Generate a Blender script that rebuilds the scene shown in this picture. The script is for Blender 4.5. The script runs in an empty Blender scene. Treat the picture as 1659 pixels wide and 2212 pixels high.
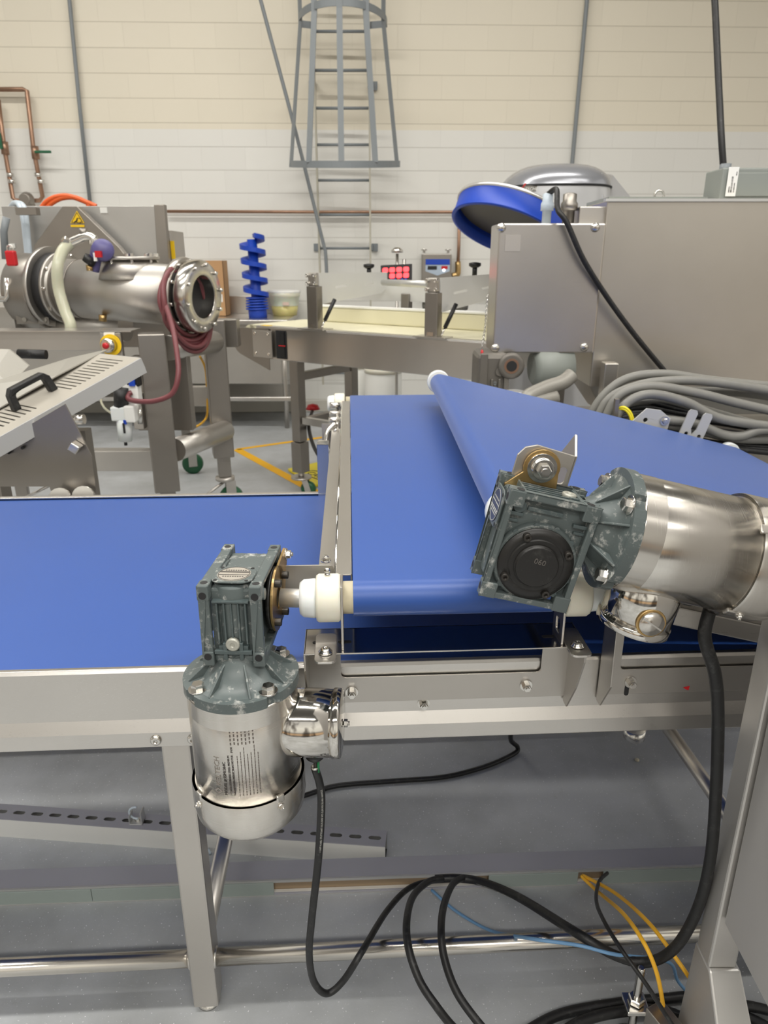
import bpy, bmesh, math, random
from mathutils import Matrix, Vector, Euler
random.seed(7)
R = math.radians
PI = math.pi
S = bpy.context.scene
C = S.collection

# ---------------- camera, world, lights, exposure ----------------
TH = R(19.5); FPX = 1534.0; CH = 1.5
cam = bpy.data.cameras.new('camera'); cam_o = bpy.data.objects.new('camera', cam); C.objects.link(cam_o)
cam_o.location = (0, 0, CH); cam_o.rotation_euler = (R(90) - TH, 0, 0)
cam.sensor_fit = 'VERTICAL'; cam.sensor_height = 24.0; cam.lens = 24.0 * FPX / 2212.0
cam.clip_start = 0.02; cam.clip_end = 60
cam.dof.use_dof = True; cam.dof.focus_distance = 1.12; cam.dof.aperture_fstop = 5.6
S.camera = cam_o
S.view_settings.view_transform = 'Standard'; S.view_settings.look = 'None'
S.view_settings.exposure = 0.12; S.view_settings.gamma = 1.0
S.view_settings.use_curve_mapping = False
w = bpy.data.worlds.new('hall'); S.world = w; w.use_nodes = True
wn = w.node_tree.nodes; wl = w.node_tree.links
bg = wn['Background']; bg.inputs['Strength'].default_value = 1.0
tc = wn.new('ShaderNodeTexCoord'); sp = wn.new('ShaderNodeSeparateXYZ'); cr = wn.new('ShaderNodeValToRGB')
mr = wn.new('ShaderNodeMapRange'); mr.inputs[1].default_value = -1; mr.inputs[2].default_value = 1
wl.new(tc.outputs['Generated'], sp.inputs[0]); wl.new(sp.outputs[2], mr.inputs[0]); wl.new(mr.outputs[0], cr.inputs[0])
els = cr.color_ramp.elements
els[0].position = 0.0; els[0].color = (.16, .16, .17, 1)
els[1].position = 1.0; els[1].color = (.50, .49, .47, 1)
for p_, c_ in ((.40, (.14, .14, .14, 1)), (.45, (.55, .36, .20, 1)), (.485, (.22, .20, .18, 1)), (.52, (.62, .60, .55, 1)), (.62, (.75, .73, .68, 1)), (.75, (.55, .54, .52, 1))):
    e = els.new(p_); e.color = c_  # the warm band stands in for unseen things mirrored in the steel
mp_ = wn.new('ShaderNodeMapping'); mp_.inputs['Scale'].default_value = (1, 1, .35); wl.new(tc.outputs['Generated'], mp_.inputs[0])
nz_ = wn.new('ShaderNodeTexNoise'); nz_.inputs['Scale'].default_value = 3.4; nz_.inputs['Detail'].default_value = 2; wl.new(mp_.outputs[0], nz_.inputs['Vector'])
cr2 = wn.new('ShaderNodeValToRGB'); cr2.color_ramp.elements[0].position = .42; cr2.color_ramp.elements[0].color = (.30, .28, .26, 1); cr2.color_ramp.elements[1].position = .56; cr2.color_ramp.elements[1].color = (1.35, 1.33, 1.28, 1)  # made-up light and dark patches, added for banded reflections on the motors
wl.new(nz_.outputs[0], cr2.inputs[0])
mxw = wn.new('ShaderNodeMix'); mxw.data_type = 'RGBA'; mxw.blend_type = 'MULTIPLY'; mxw.inputs[0].default_value = 1; wl.new(cr.outputs[0], mxw.inputs[6]); wl.new(cr2.outputs[0], mxw.inputs[7])
wl.new(mxw.outputs[2], bg.inputs[0])
FIX = [(-0.3, 0.62, 4.9, 6.0), (-1.3, 4.4, 5.4, 7.0), (0.4, -3.2, 5.0, 7.0), (3.2, 1.7, 5.3, 2.4), (-3.4, 2.4, 5.3, 2.4)]
PWR = [160, 145, 235, 30, 30]
for (fx, fy, fz, L), pw in zip(FIX, PWR):
    ld = bpy.data.lights.new('strip_light', 'AREA'); ld.shape = 'RECTANGLE'; ld.size = L; ld.size_y = .22
    ld.energy = pw; ld.color = (1, .965, .90)
    lo = bpy.data.objects.new('strip_light', ld); C.objects.link(lo); lo.location = (fx, fy, fz - .06)

def P(px, py, Y=None, z=None, d=None):
    """a point of the place: the sight line through (px,py) met with a plane Y=, z= or view depth d="""
    c, s = math.cos(TH), math.sin(TH)
    u, v = (px - 829.5) / FPX, (1106 - py) / FPX
    D = Vector((u, c + v * s, -s + v * c))
    t = Y / D.y if Y is not None else ((z - CH) / D.z if z is not None else d)
    return Vector((0, 0, CH)) + D * t

# ---------------- materials ----------------
MATS = {}
def sr(r, g, b):
    f = lambda x: (x / 255) / 12.92 if x / 255 <= .04045 else (((x / 255) + .055) / 1.055) ** 2.4
    return (f(r), f(g), f(b), 1)
def mat(name, col, rough=.5, metal=0., **k):
    m = bpy.data.materials.new(name); m.use_nodes = True
    n, l = m.node_tree.nodes, m.node_tree.links
    b = n['Principled BSDF']
    b.inputs['Base Color'].default_value = col; b.inputs['Roughness'].default_value = rough; b.inputs['Metallic'].default_value = metal
    if 'spec' in k: b.inputs['Specular IOR Level'].default_value = k['spec']
    if 'sheen' in k: b.inputs['Sheen Weight'].default_value = k['sheen']; b.inputs['Sheen Roughness'].default_value = .35; b.inputs['Sheen Tint'].default_value = (.8, .86, 1, 1)
    if 'coat' in k: b.inputs['Coat Weight'].default_value = k['coat']; b.inputs['Coat Roughness'].default_value = .12
    if 'trans' in k: b.inputs['Transmission Weight'].default_value = k['trans']; b.inputs['IOR'].default_value = 1.3
    if 'sss' in k: b.inputs['Subsurface Weight'].default_value = k['sss']; b.inputs['Subsurface Scale'].default_value = .02
    if 'emit' in k: b.inputs['Emission Color'].default_value = col; b.inputs['Emission Strength'].default_value = k['emit']
    t = n.new('ShaderNodeTexCoord')
    if 'var' in k or 'brush' in k or 'dust' in k:
        nz = n.new('ShaderNodeTexNoise'); nz.inputs['Scale'].default_value = k.get('vscale', 4); nz.inputs['Detail'].default_value = 5
        l.new(t.outputs['Object'], nz.inputs['Vector'])
        mx = n.new('ShaderNodeMix'); mx.data_type = 'RGBA'
        v = k.get('var', .12)
        mx.inputs[6].default_value = tuple(c * (1 - v) for c in col[:3]) + (1,)
        mx.inputs[7].default_value = tuple(min(1, c * (1 + v)) for c in col[:3]) + (1,)
        l.new(nz.outputs[0], mx.inputs[0]); out = mx.outputs[2]
        if 'dust' in k:
            n2 = n.new('ShaderNodeTexNoise'); n2.inputs['Scale'].default_value = k.get('dscale', 38); n2.inputs['Detail'].default_value = 8; n2.inputs['Roughness'].default_value = .7
            l.new(t.outputs['Object'], n2.inputs['Vector'])
            rp = n.new('ShaderNodeValToRGB'); rp.color_ramp.elements[0].position = .55; rp.color_ramp.elements[1].position = .70
            l.new(n2.outputs[0], rp.inputs[0])
            m3 = n.new('ShaderNodeMath'); m3.operation = 'MULTIPLY'; m3.inputs[1].default_value = k['dust']; l.new(rp.outputs[0], m3.inputs[0])
            m2 = n.new('ShaderNodeMix'); m2.data_type = 'RGBA'; m2.inputs[7].default_value = k.get('dcol', (.55, .55, .52, 1))
            l.new(m3.outputs[0], m2.inputs[0]); l.new(out, m2.inputs[6]); out = m2.outputs[2]
        l.new(out, b.inputs['Base Color'])
    if 'brush' in k:
        mp = n.new('ShaderNodeMapping'); sc = [2600, 2600, 2600]; sc['xyz'.index(k['brush'][-1])] = 14; sc = [2614 - v for v in sc] if k['brush'][0] == 't' else sc; mp.inputs['Scale'].default_value = sc
        l.new(t.outputs['Object'], mp.inputs[0])
        nb = n.new('ShaderNodeTexNoise'); nb.inputs['Scale'].default_value = 1; nb.inputs['Detail'].default_value = 3; l.new(mp.outputs[0], nb.inputs['Vector'])
        rr = n.new('ShaderNodeMapRange'); rr.inputs[3].default_value = max(.04, rough - .07); rr.inputs[4].default_value = rough + .08
        l.new(nb.outputs[0], rr.inputs[0]); l.new(rr.outputs[0], b.inputs['Roughness'])
        bp = n.new('ShaderNodeBump'); bp.inputs['Strength'].default_value = k.get('bump', .06); bp.inputs['Distance'].default_value = .00012
        l.new(nb.outputs[0], bp.inputs['Height']); l.new(bp.outputs[0], b.inputs['Normal'])
    elif 'bump' in k:
        nb = n.new('ShaderNodeTexNoise'); nb.inputs['Scale'].default_value = k.get('bscale', 200); nb.inputs['Detail'].default_value = 4
        l.new(t.outputs['Object'], nb.inputs['Vector'])
        bp = n.new('ShaderNodeBump'); bp.inputs['Strength'].default_value = k['bump']; bp.inputs['Distance'].default_value = .001
        l.new(nb.outputs[0], bp.inputs['Height']); l.new(bp.outputs[0], b.inputs['Normal'])
    if k.get('aniso'):
        b.inputs['Anisotropic'].default_value = .8; b.inputs['Anisotropic Rotation'].default_value = .25
        tg = n.new('ShaderNodeTangent'); tg.direction_type = 'RADIAL'; tg.axis = k['aniso']; l.new(tg.outputs[0], b.inputs['Tangent'])
    MATS[name] = m
    return m
ST = (.64, .615, .58, 1)
steel = mat('brushed_steel', ST, .30, 1, brush='x', var=.10)
steel_y = mat('brushed_steel_deep', ST, .32, 1, brush='y', var=.10)
steel_z = mat('brushed_steel_upright', (.58, .55, .51, 1), .34, 1, brush='z', var=.10)
steel_dark = mat('dull_steel', (.34, .315, .285, 1), .40, 1, brush='z', var=.12)
steel_bk = mat('satin_steel', (.54, .515, .48, 1), .42, 1, var=.14, vscale=3, bump=.03)
motor_st = mat('turned_steel', (.66, .63, .58, 1), .22, 1, brush='x', bump=.04, var=.05)
motor_sz = mat('turned_steel_ring', (.70, .67, .62, 1), .24, 1, brush='tz', bump=.004, var=.04, aniso='Z')
polish = mat('polished_steel', (.68, .655, .61, 1), .09, 1, var=.05)
chrome = mat('bright_bolt_steel', (.70, .68, .64, 1), .20, 1)
alu = mat('aluminium', (.60, .60, .585, 1), .42, .7, brush='x', var=.07)
alu_top = mat('worn_aluminium', (.36, .36, .40, 1), .5, .2, brush='x', var=.14)
belt = mat('blue_belt', (.011, .066, .30, 1), .44, 0, var=.10, vscale=2.2, spec=.7, sheen=.3, bump=.02, bscale=900)
cream = mat('cream_belt', sr(222, 217, 188), .5, 0, var=.03)
white_pl = mat('white_plastic', sr(226, 223, 208), .38, 0, var=.04, sss=.15)
white_pl2 = mat('gloss_white_plastic', sr(226, 230, 230), .22, 0, sss=.1)
ivory = mat('ivory_plastic', sr(205, 196, 170), .5, 0, var=.08, vscale=30)
cast = mat('green_grey_cast_paint', sr(86, 95, 95), .38, 0, var=.12, vscale=14, dust=.85, dscale=55, bump=.14, bscale=260, spec=.5)
cast_clean = mat('cast_fins', sr(76, 87, 88), .36, 0, var=.14, vscale=20, dust=.3, bump=.1, bscale=260)
black_c = mat('black_cover', sr(26, 25, 24), .42, 0, var=.12, vscale=30, dust=.05, bump=.12, bscale=420)
blk = mat('black_rubber', sr(22, 22, 23), .46, 0, var=.2, vscale=30, dust=.06, dscale=60)
blk_bolt = mat('black_oxide_steel', (.06, .055, .05, 1), .38, .8)
brass = mat('zinc_yellow_plate', (.55, .38, .17, 1), .34, 1, var=.35, vscale=22)
mat_cov = mat('grey_green_cover', sr(150, 160, 156), .45, .1, var=.08)
guide = mat('bright_guide_plate', (.66, .66, .64, 1), .45, .3, var=.06)
chan = mat('lit_zinc_channel_face', (.74, .74, .71, 1), .5, .15, brush='x', var=.06)  # paler than the other channel metal: brightness of a lit front in the colour
tabm = mat('grey_sheet', (.50, .50, .49, 1), .4, .3)
hoodm = mat('hood_grey', sr(158, 155, 147), .45, .1, var=.05)
post_st = mat('bead_blasted_post', (.60, .585, .56, 1), .42, .72, brush='z', var=.08)
print_g = mat('etched_grey', sr(104, 96, 90), .5, .3)
grey_cb = mat('grey_cable', sr(122, 121, 116), .42, 0, var=.1, vscale=30)
rail_pt = mat('pale_ladder_paint', sr(178, 174, 160), .5, 0)
grey_pt = mat('grey_paint', sr(124, 130, 134), .45, 0, var=.05)
elec = mat('grey_enclosure_paint', sr(138, 143, 138), .45, 0, var=.03)
yellow = mat('yellow_jacket', sr(250, 190, 50), .42, 0)
yel2 = mat('warning_yellow', sr(238, 196, 20), .5, 0)
tape = mat('yellow_tape', sr(236, 178, 20), .6, 0, var=.06)
bluec = mat('light_blue_jacket', sr(108, 150, 190), .42, 0)
orange = mat('orange_jacket', sr(226, 98, 44), .42, 0)
pale = mat('pale_tube', sr(190, 202, 212), .3, 0)
clear = mat('clear_hose', sr(190, 190, 168), .25, 0, var=.06, sss=.1)
burg = mat('burgundy_hose', sr(116, 62, 66), .42, 0, var=.12, vscale=12)
red = mat('red_plastic', sr(190, 28, 36), .35, 0)
green = mat('green_wheel', sr(24, 84, 52), .38, 0, var=.15)
greenh = mat('green_handle', sr(30, 92, 62), .4, 0)
bluep = mat('blue_plastic', sr(20, 66, 178), .45, 0, var=.08, vscale=8)
purple = mat('purple_plastic', sr(92, 88, 138), .4, 0, var=.1)
copper = mat('copper_pipe', (.36, .22, .15, 1), .4, .8, var=.25, vscale=12)
card = mat('cardboard', sr(186, 146, 104), .8, 0, var=.08, vscale=8)
ink = mat('dark_ink', sr(48, 42, 40), .6, 0)
inkl = mat('faint_etching', sr(92, 84, 76), .5, .6)
wink = mat('white_print', sr(196, 196, 190), .6, 0)
white_l = mat('white_label', sr(236, 236, 232), .6, 0)
silver = mat('silver_paint', sr(196, 197, 200), .28, .45, var=.02)
silver_d = mat('silver_dome_paint', sr(158, 160, 166), .26, .5, var=.02)
led = mat('red_led', (1, .04, .05, 1), .4, 0, emit=2.6)
whiteled = mat('white_lamp', (1, 1, 1, 1), .4, 0, emit=2.0)
tubm = mat('translucent_tub', sr(226, 224, 206), .35, 0, sss=.3)
oil = mat('yellow_liquid', sr(206, 196, 130), .25, 0, sss=.2)
rubg = mat('green_wire', sr(20, 120, 70), .5, 0)
lampm = mat('lamp_diffuser', (1, .97, .92, 1), .5, 0, emit=6)
mesh_g = mat('clear_acrylic', (.80, .82, .82, 1), .12, 0, trans=.85)
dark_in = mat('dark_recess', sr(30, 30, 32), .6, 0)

# ---------------- mesh builder ----------------
def fr(o, x, y, z):
    """matrix from origin and three axes"""
    x, y, z = Vector(x), Vector(y), Vector(z)
    return Matrix(((x.x, y.x, z.x, o[0]), (x.y, y.y, z.y, o[1]), (x.z, y.z, z.z, o[2]), (0, 0, 0, 1)))
def axis_frame(p, d):
    z = Vector(d).normalized(); a = Vector((0, 0, 1)) if abs(z.z) < .95 else Vector((1, 0, 0))
    x = a.cross(z).normalized(); y = z.cross(x)
    return fr(p, x, y, z)
def smooth_path(pts, n=8, closed=False):
    pts = [Vector(p) for p in pts]
    if len(pts) < 3: return pts
    out = []; N = len(pts); last = N if closed else N - 1
    for i in range(last):
        if closed: p0, p1, p2, p3 = pts[i - 1], pts[i], pts[(i + 1) % N], pts[(i + 2) % N]
        else: p0, p1, p2, p3 = pts[max(0, i - 1)], pts[i], pts[i + 1], pts[min(N - 1, i + 2)]
        for k in range(n):
            t = k / n
            out.append(.5 * ((2 * p1) + (p2 - p0) * t + (2 * p0 - 5 * p1 + 4 * p2 - p3) * t * t + (3 * p1 - p0 - 3 * p2 + p3) * t ** 3))
    if not closed: out.append(pts[-1])
    return out
ROOTS = {}
class MB:
    def __init__(s, M=None): s.v, s.f, s.sm = [], [], []; s.M = M
    def add(s, vs, fs, smooth=False, M=None):
        b = len(s.v)
        for v in vs:
            v = Vector(v)
            if M is not None: v = M @ v
            if s.M is not None: v = s.M @ v
            s.v.append(v)
        for f in fs: s.f.append([b + i for i in f]); s.sm.append(smooth)
        return s
    def box(s, x0, x1, y0, y1, z0, z1, M=None):
        vs = [(x0, y0, z0), (x1, y0, z0), (x1, y1, z0), (x0, y1, z0), (x0, y0, z1), (x1, y0, z1), (x1, y1, z1), (x0, y1, z1)]
        return s.add(vs, [(3, 2, 1, 0), (4, 5, 6, 7), (0, 1, 5, 4), (1, 2, 6, 5), (2, 3, 7, 6), (3, 0, 4, 7)], False, M)
    def cbox(s, c, sz, M=None):
        return s.box(c[0] - sz[0] / 2, c[0] + sz[0] / 2, c[1] - sz[1] / 2, c[1] + sz[1] / 2, c[2] - sz[2] / 2, c[2] + sz[2] / 2, M)
    def lathe(s, prof, M=None, n=32, smooth=True, caps=True, sq=1.0):
        vs, fs = [], []
        for r, h in prof:
            for k in range(n):
                a = 2 * PI * k / n; vs.append((r * math.cos(a), r * math.sin(a) * sq, h))
        for j in range(len(prof) - 1):
            for k in range(n):
                k2 = (k + 1) % n; fs.append((j * n + k, j * n + k2, (j + 1) * n + k2, (j + 1) * n + k))
        s.add(vs, fs, smooth, M)
        if caps:
            if prof[0][0] > 1e-5: s.add(vs[:n], [tuple(range(n))[::-1]], False, M)
            if prof[-1][0] > 1e-5: s.add(vs[-n:], [tuple(range(n))], False, M)
        return s
    def lathes(s, prof, M=None, n=32):
        """lathe with hard edges between bands"""
        for a, b in zip(prof[:-1], prof[1:]):
            s.lathe([a, b], M, n, smooth=abs(a[1] - b[1]) > 1e-6, caps=False)
        if prof[0][0] > 1e-5: s.lathe([prof[0], (0, prof[0][1])], M, n, False, False)
        if prof[-1][0] > 1e-5: s.lathe([prof[-1], (0, prof[-1][1])], M, n, False, False)
        return s
    def cyl(s, p0, p1, r, r1=None, n=20):
        p0, p1 = Vector(p0), Vector(p1)
        return s.lathe([(r, 0), (r if r1 is None else r1, (p1 - p0).length)], axis_frame(p0, p1 - p0), n)
    def hexa(s, p, d, r, h, M=None):
        F = axis_frame(p, d)
        if M is not None: F = M @ F
        return s.lathe([(r * .94, 0), (r, h * .1), (r, h * .85), (r * .85, h)], F, 6, smooth=False)
    def tube(s, pts, r, n=10, sm=8, closed=False):
        q = smooth_path(pts, sm, closed) if sm else [Vector(p) for p in pts]
        N = len(q); up = None; vs, fs = [], []
        for i in range(N):
            if closed: t = (q[(i + 1) % N] - q[i - 1]).normalized()
            else: t = (q[min(N - 1, i + 1)] - q[max(0, i - 1)]).normalized()
            if up is None:
                up = Vector((0, 0, 1)) if abs(t.z) < .9 else Vector((0, -1, 0))
            up = (up - t * up.dot(t)).normalized(); b = t.cross(up)
            rr = r[i] if isinstance(r, (list, tuple)) else r
            for k in range(n):
                a = 2 * PI * k / n; vs.append(q[i] + (up * math.cos(a) + b * math.sin(a)) * rr)
        for i in range(N if closed else N - 1):
            j = (i + 1) % N
            for k in range(n):
                k2 = (k + 1) % n; fs.append((i * n + k, i * n + k2, j * n + k2, j * n + k))
        s.add(vs, fs, True)
        if not closed: s.add(vs[:n], [tuple(range(n))[::-1]]); s.add(vs[-n:], [tuple(range(n))])
        return s
    def poly(s, pts, t, M=None):
        n = len(pts); vs = [(p[0], p[1], 0) for p in pts] + [(p[0], p[1], t) for p in pts]
        fs = [tuple(range(n))[::-1], tuple(range(n, 2 * n))] + [(i, (i + 1) % n, n + (i + 1) % n, n + i) for i in range(n)]
        return s.add(vs, fs, False, M)
    def plate(s, outlines, t, M=None):
        cu = bpy.data.curves.new('tmp', 'CURVE'); cu.dimensions = '2D'; cu.fill_mode = 'BOTH'; cu.extrude = t / 2
        for o in outlines:
            sp_ = cu.splines.new('POLY'); sp_.points.add(len(o) - 1)
            for i, p in enumerate(o): sp_.points[i].co = (p[0], p[1], 0, 1)
            sp_.use_cyclic_u = True
        ob = bpy.data.objects.new('tmp', cu); C.objects.link(ob)
        me = bpy.data.meshes.new_from_object(ob.evaluated_get(bpy.context.evaluated_depsgraph_get()))
        s.add([(v.co.x, v.co.y, v.co.z + t / 2) for v in me.vertices], [tuple(p.vertices) for p in me.polygons], False, M)
        bpy.data.objects.remove(ob); bpy.data.curves.remove(cu); bpy.data.meshes.remove(me)
        return s
    def text(s, txt, size, t, fn=None, M=None, align='LEFT'):
        cu = bpy.data.curves.new('tmp', 'FONT'); cu.body = txt; cu.size = size; cu.extrude = t; cu.align_x = align; cu.resolution_u = 2
        ob = bpy.data.objects.new('tmp', cu); C.objects.link(ob)
        me = bpy.data.meshes.new_from_object(ob.evaluated_get(bpy.context.evaluated_depsgraph_get()))
        vs = [fn(v.co) if fn else v.co.copy() for v in me.vertices]
        s.add(vs, [tuple(p.vertices) for p in me.polygons], False, M)
        bpy.data.objects.remove(ob); bpy.data.curves.remove(cu); bpy.data.meshes.remove(me)
        return s
    def obj(s, name, m, parent=None, bevel=0, kind=None):
        me = bpy.data.meshes.new(name); o = bpy.data.objects.new(name, me); C.objects.link(o)
        if parent is None:
            lo = [min(v[i] for v in s.v) for i in range(3)]; hi = [max(v[i] for v in s.v) for i in range(3)]
            off = Vector(((lo[0] + hi[0]) / 2, (lo[1] + hi[1]) / 2, lo[2])); o.location = off; ROOTS[o.name] = off
        else:
            off = ROOTS[parent.name]; ROOTS[o.name] = off
            o.parent = parent
            if parent.type == 'MESH' and parent.parent is None: pass
        me.from_pydata([v - off for v in s.v], [], s.f)
        for p, sm_ in zip(me.polygons, s.sm): p.use_smooth = sm_
        bm = bmesh.new(); bm.from_mesh(me); bmesh.ops.remove_doubles(bm, verts=bm.verts, dist=1e-6)
        bmesh.ops.recalc_face_normals(bm, faces=bm.faces); bm.to_mesh(me); bm.free()
        me.materials.append(m)
        if bevel:
            b = o.modifiers.new('bevel', 'BEVEL'); b.width = bevel; b.segments = 2; b.limit_method = 'ANGLE'; b.angle_limit = R(40)
        if kind: o['kind'] = kind
        return o
def thing(name, label, cat, loc, group=None):
    o = bpy.data.objects.new(name, None); C.objects.link(o); o.location = loc; o.empty_display_size = .05
    o['label'] = label; o['category'] = cat
    if group: o['group'] = group
    ROOTS[o.name] = Vector(loc)
    return o
def tag(o, label, cat, group=None):
    o['label'] = label; o['category'] = cat
    if group: o['group'] = group
    return o
def circ(cx, cy, r, n=20, a0=0, a1=2 * PI):
    full = abs(a1 - a0 - 2 * PI) < 1e-6
    return [(cx + r * math.cos(a0 + (a1 - a0) * k / (n if full else n - 1)), cy + r * math.sin(a0 + (a1 - a0) * k / (n if full else n - 1))) for k in range(n)]
def slot(cx, cy, L, w, ang=0, n=6):
    pts = []
    for sgn, a0 in ((1, -PI / 2), (-1, PI / 2)):
        for k in range(n): a = a0 + PI * k / (n - 1); pts.append((sgn * (L - w) / 2 + w / 2 * math.cos(a), w / 2 * math.sin(a)))
    ca, sa = math.cos(ang), math.sin(ang)
    return [(cx + x * ca - y * sa, cy + x * sa + y * ca) for x, y in pts]
def rrect(x0, x1, y0, y1, r, n=5):
    pts = []
    for cx, cy, a in ((x1 - r, y0 + r, -PI / 2), (x1 - r, y1 - r, 0), (x0 + r, y1 - r, PI / 2), (x0 + r, y0 + r, PI)):
        for k in range(n): t = a + PI / 2 * k / (n - 1); pts.append((cx + r * math.cos(t), cy + r * math.sin(t)))
    return pts
def bolt(parent, p, d, r=.008, h=.006, m=None, name='bolt', washer=True, stud=True):
    b = MB(); p = Vector(p); d = Vector(d).normalized()
    if washer: b.cyl(p - d * .001, p + d * .002, r * 1.45, n=20)
    b.hexa(p + d * .001, d, r, h)
    if stud: b.cyl(p, p + d * (h + .004), r * .5, n=12)
    return b.obj(name, m or chrome, parent)
def sock(parent, p, d, r=.006, h=.009, m=None):
    b = MB(); b.lathes([(r * .96, -.002), (r, 0), (r, h * .9), (r * .9, h), (r * .5, h), (r * .5, h * .5)], axis_frame(p, d), 18)
    return b.obj('bolt', m or blk_bolt, parent)
X3, Y3, Z3 = Vector((1, 0, 0)), Vector((0, 1, 0)), Vector((0, 0, 1))
# ---------------- setting ----------------
WY = 7.42; WS = .027
def wall_mat():
    m = bpy.data.materials.new('painted_block'); m.use_nodes = True; n, l = m.node_tree.nodes, m.node_tree.links; b = n['Principled BSDF']
    t = n.new('ShaderNodeTexCoord'); sp_ = n.new('ShaderNodeSeparateXYZ'); l.new(t.outputs['Object'], sp_.inputs[0])
    cb = n.new('ShaderNodeCombineXYZ'); l.new(sp_.outputs[0], cb.inputs[0]); l.new(sp_.outputs[2], cb.inputs[1])
    mp = n.new('ShaderNodeMapping'); mp.inputs['Location'].default_value = (.08, -0.1295, 0); l.new(cb.outputs[0], mp.inputs[0])
    br = n.new('ShaderNodeTexBrick'); br.inputs['Scale'].default_value = 1; br.inputs['Brick Width'].default_value = .4064; br.inputs['Row Height'].default_value = .1975
    br.inputs['Mortar Size'].default_value = .003; br.inputs['Mortar Smooth'].default_value = .35; br.inputs['Bias'].default_value = 0
    for i, c_ in ((1, (1, 1, 1, 1)), (2, (.97, .97, .97, 1)), (3, (.95, .95, .95, 1))): br.inputs[i].default_value = c_
    l.new(mp.outputs[0], br.inputs[0])
    gt = n.new('ShaderNodeMath'); gt.operation = 'GREATER_THAN'; gt.inputs[1].default_value = 2.645; l.new(sp_.outputs[2], gt.inputs[0])
    mx = n.new('ShaderNodeMix'); mx.data_type = 'RGBA'; mx.inputs[6].default_value = sr(224, 223, 218); mx.inputs[7].default_value = sr(224, 217, 200)
    l.new(gt.outputs[0], mx.inputs[0])
    mu = n.new('ShaderNodeMix'); mu.data_type = 'RGBA'; mu.blend_type = 'MULTIPLY'; mu.inputs[0].default_value = 1; l.new(mx.outputs[2], mu.inputs[6]); l.new(br.outputs[0], mu.inputs[7])
    ma = n.new('ShaderNodeMath'); ma.operation = 'ADD'; ma.inputs[1].default_value = -0.1295; l.new(sp_.outputs[2], ma.inputs[0])
    md = n.new('ShaderNodeMath'); md.operation = 'PINGPONG'; md.inputs[1].default_value = .09875; l.new(ma.outputs[0], md.inputs[0])
    rh = n.new('ShaderNodeValToRGB'); rh.color_ramp.elements[0].position = 0; rh.color_ramp.elements[0].color = (.70, .69, .66, 1); rh.color_ramp.elements[1].position = .05; rh.color_ramp.elements[1].color = (1, 1, 1, 1)
    mk = n.new('ShaderNodeMath'); mk.operation = 'MULTIPLY'; mk.inputs[1].default_value = 10.1; l.new(md.outputs[0], mk.inputs[0]); l.new(mk.outputs[0], rh.inputs[0])
    m7 = n.new('ShaderNodeMix'); m7.data_type = 'RGBA'; m7.blend_type = 'MULTIPLY'; m7.inputs[0].default_value = 1; l.new(mu.outputs[2], m7.inputs[6]); l.new(rh.outputs[0], m7.inputs[7])
    l.new(m7.outputs[2], b.inputs['Base Color']); b.inputs['Roughness'].default_value = .55
    nz = n.new('ShaderNodeTexNoise'); nz.inputs['Scale'].default_value = 60; l.new(t.outputs['Object'], nz.inputs['Vector'])
    ad = n.new('ShaderNodeMath'); ad.operation = 'MULTIPLY_ADD'; ad.inputs[1].default_value = -1.0; l.new(br.outputs[1], ad.inputs[0])
    m4 = n.new('ShaderNodeMath'); m4.operation = 'MULTIPLY'; m4.inputs[1].default_value = .12; l.new(nz.outputs[0], m4.inputs[0]); l.new(m4.outputs[0], ad.inputs[2])
    bp = n.new('ShaderNodeBump'); bp.inputs['Strength'].default_value = .5; bp.inputs['Distance'].default_value = .004; l.new(ad.outputs[0], bp.inputs['Height']); l.new(bp.outputs[0], b.inputs['Normal'])
    return m
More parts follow.
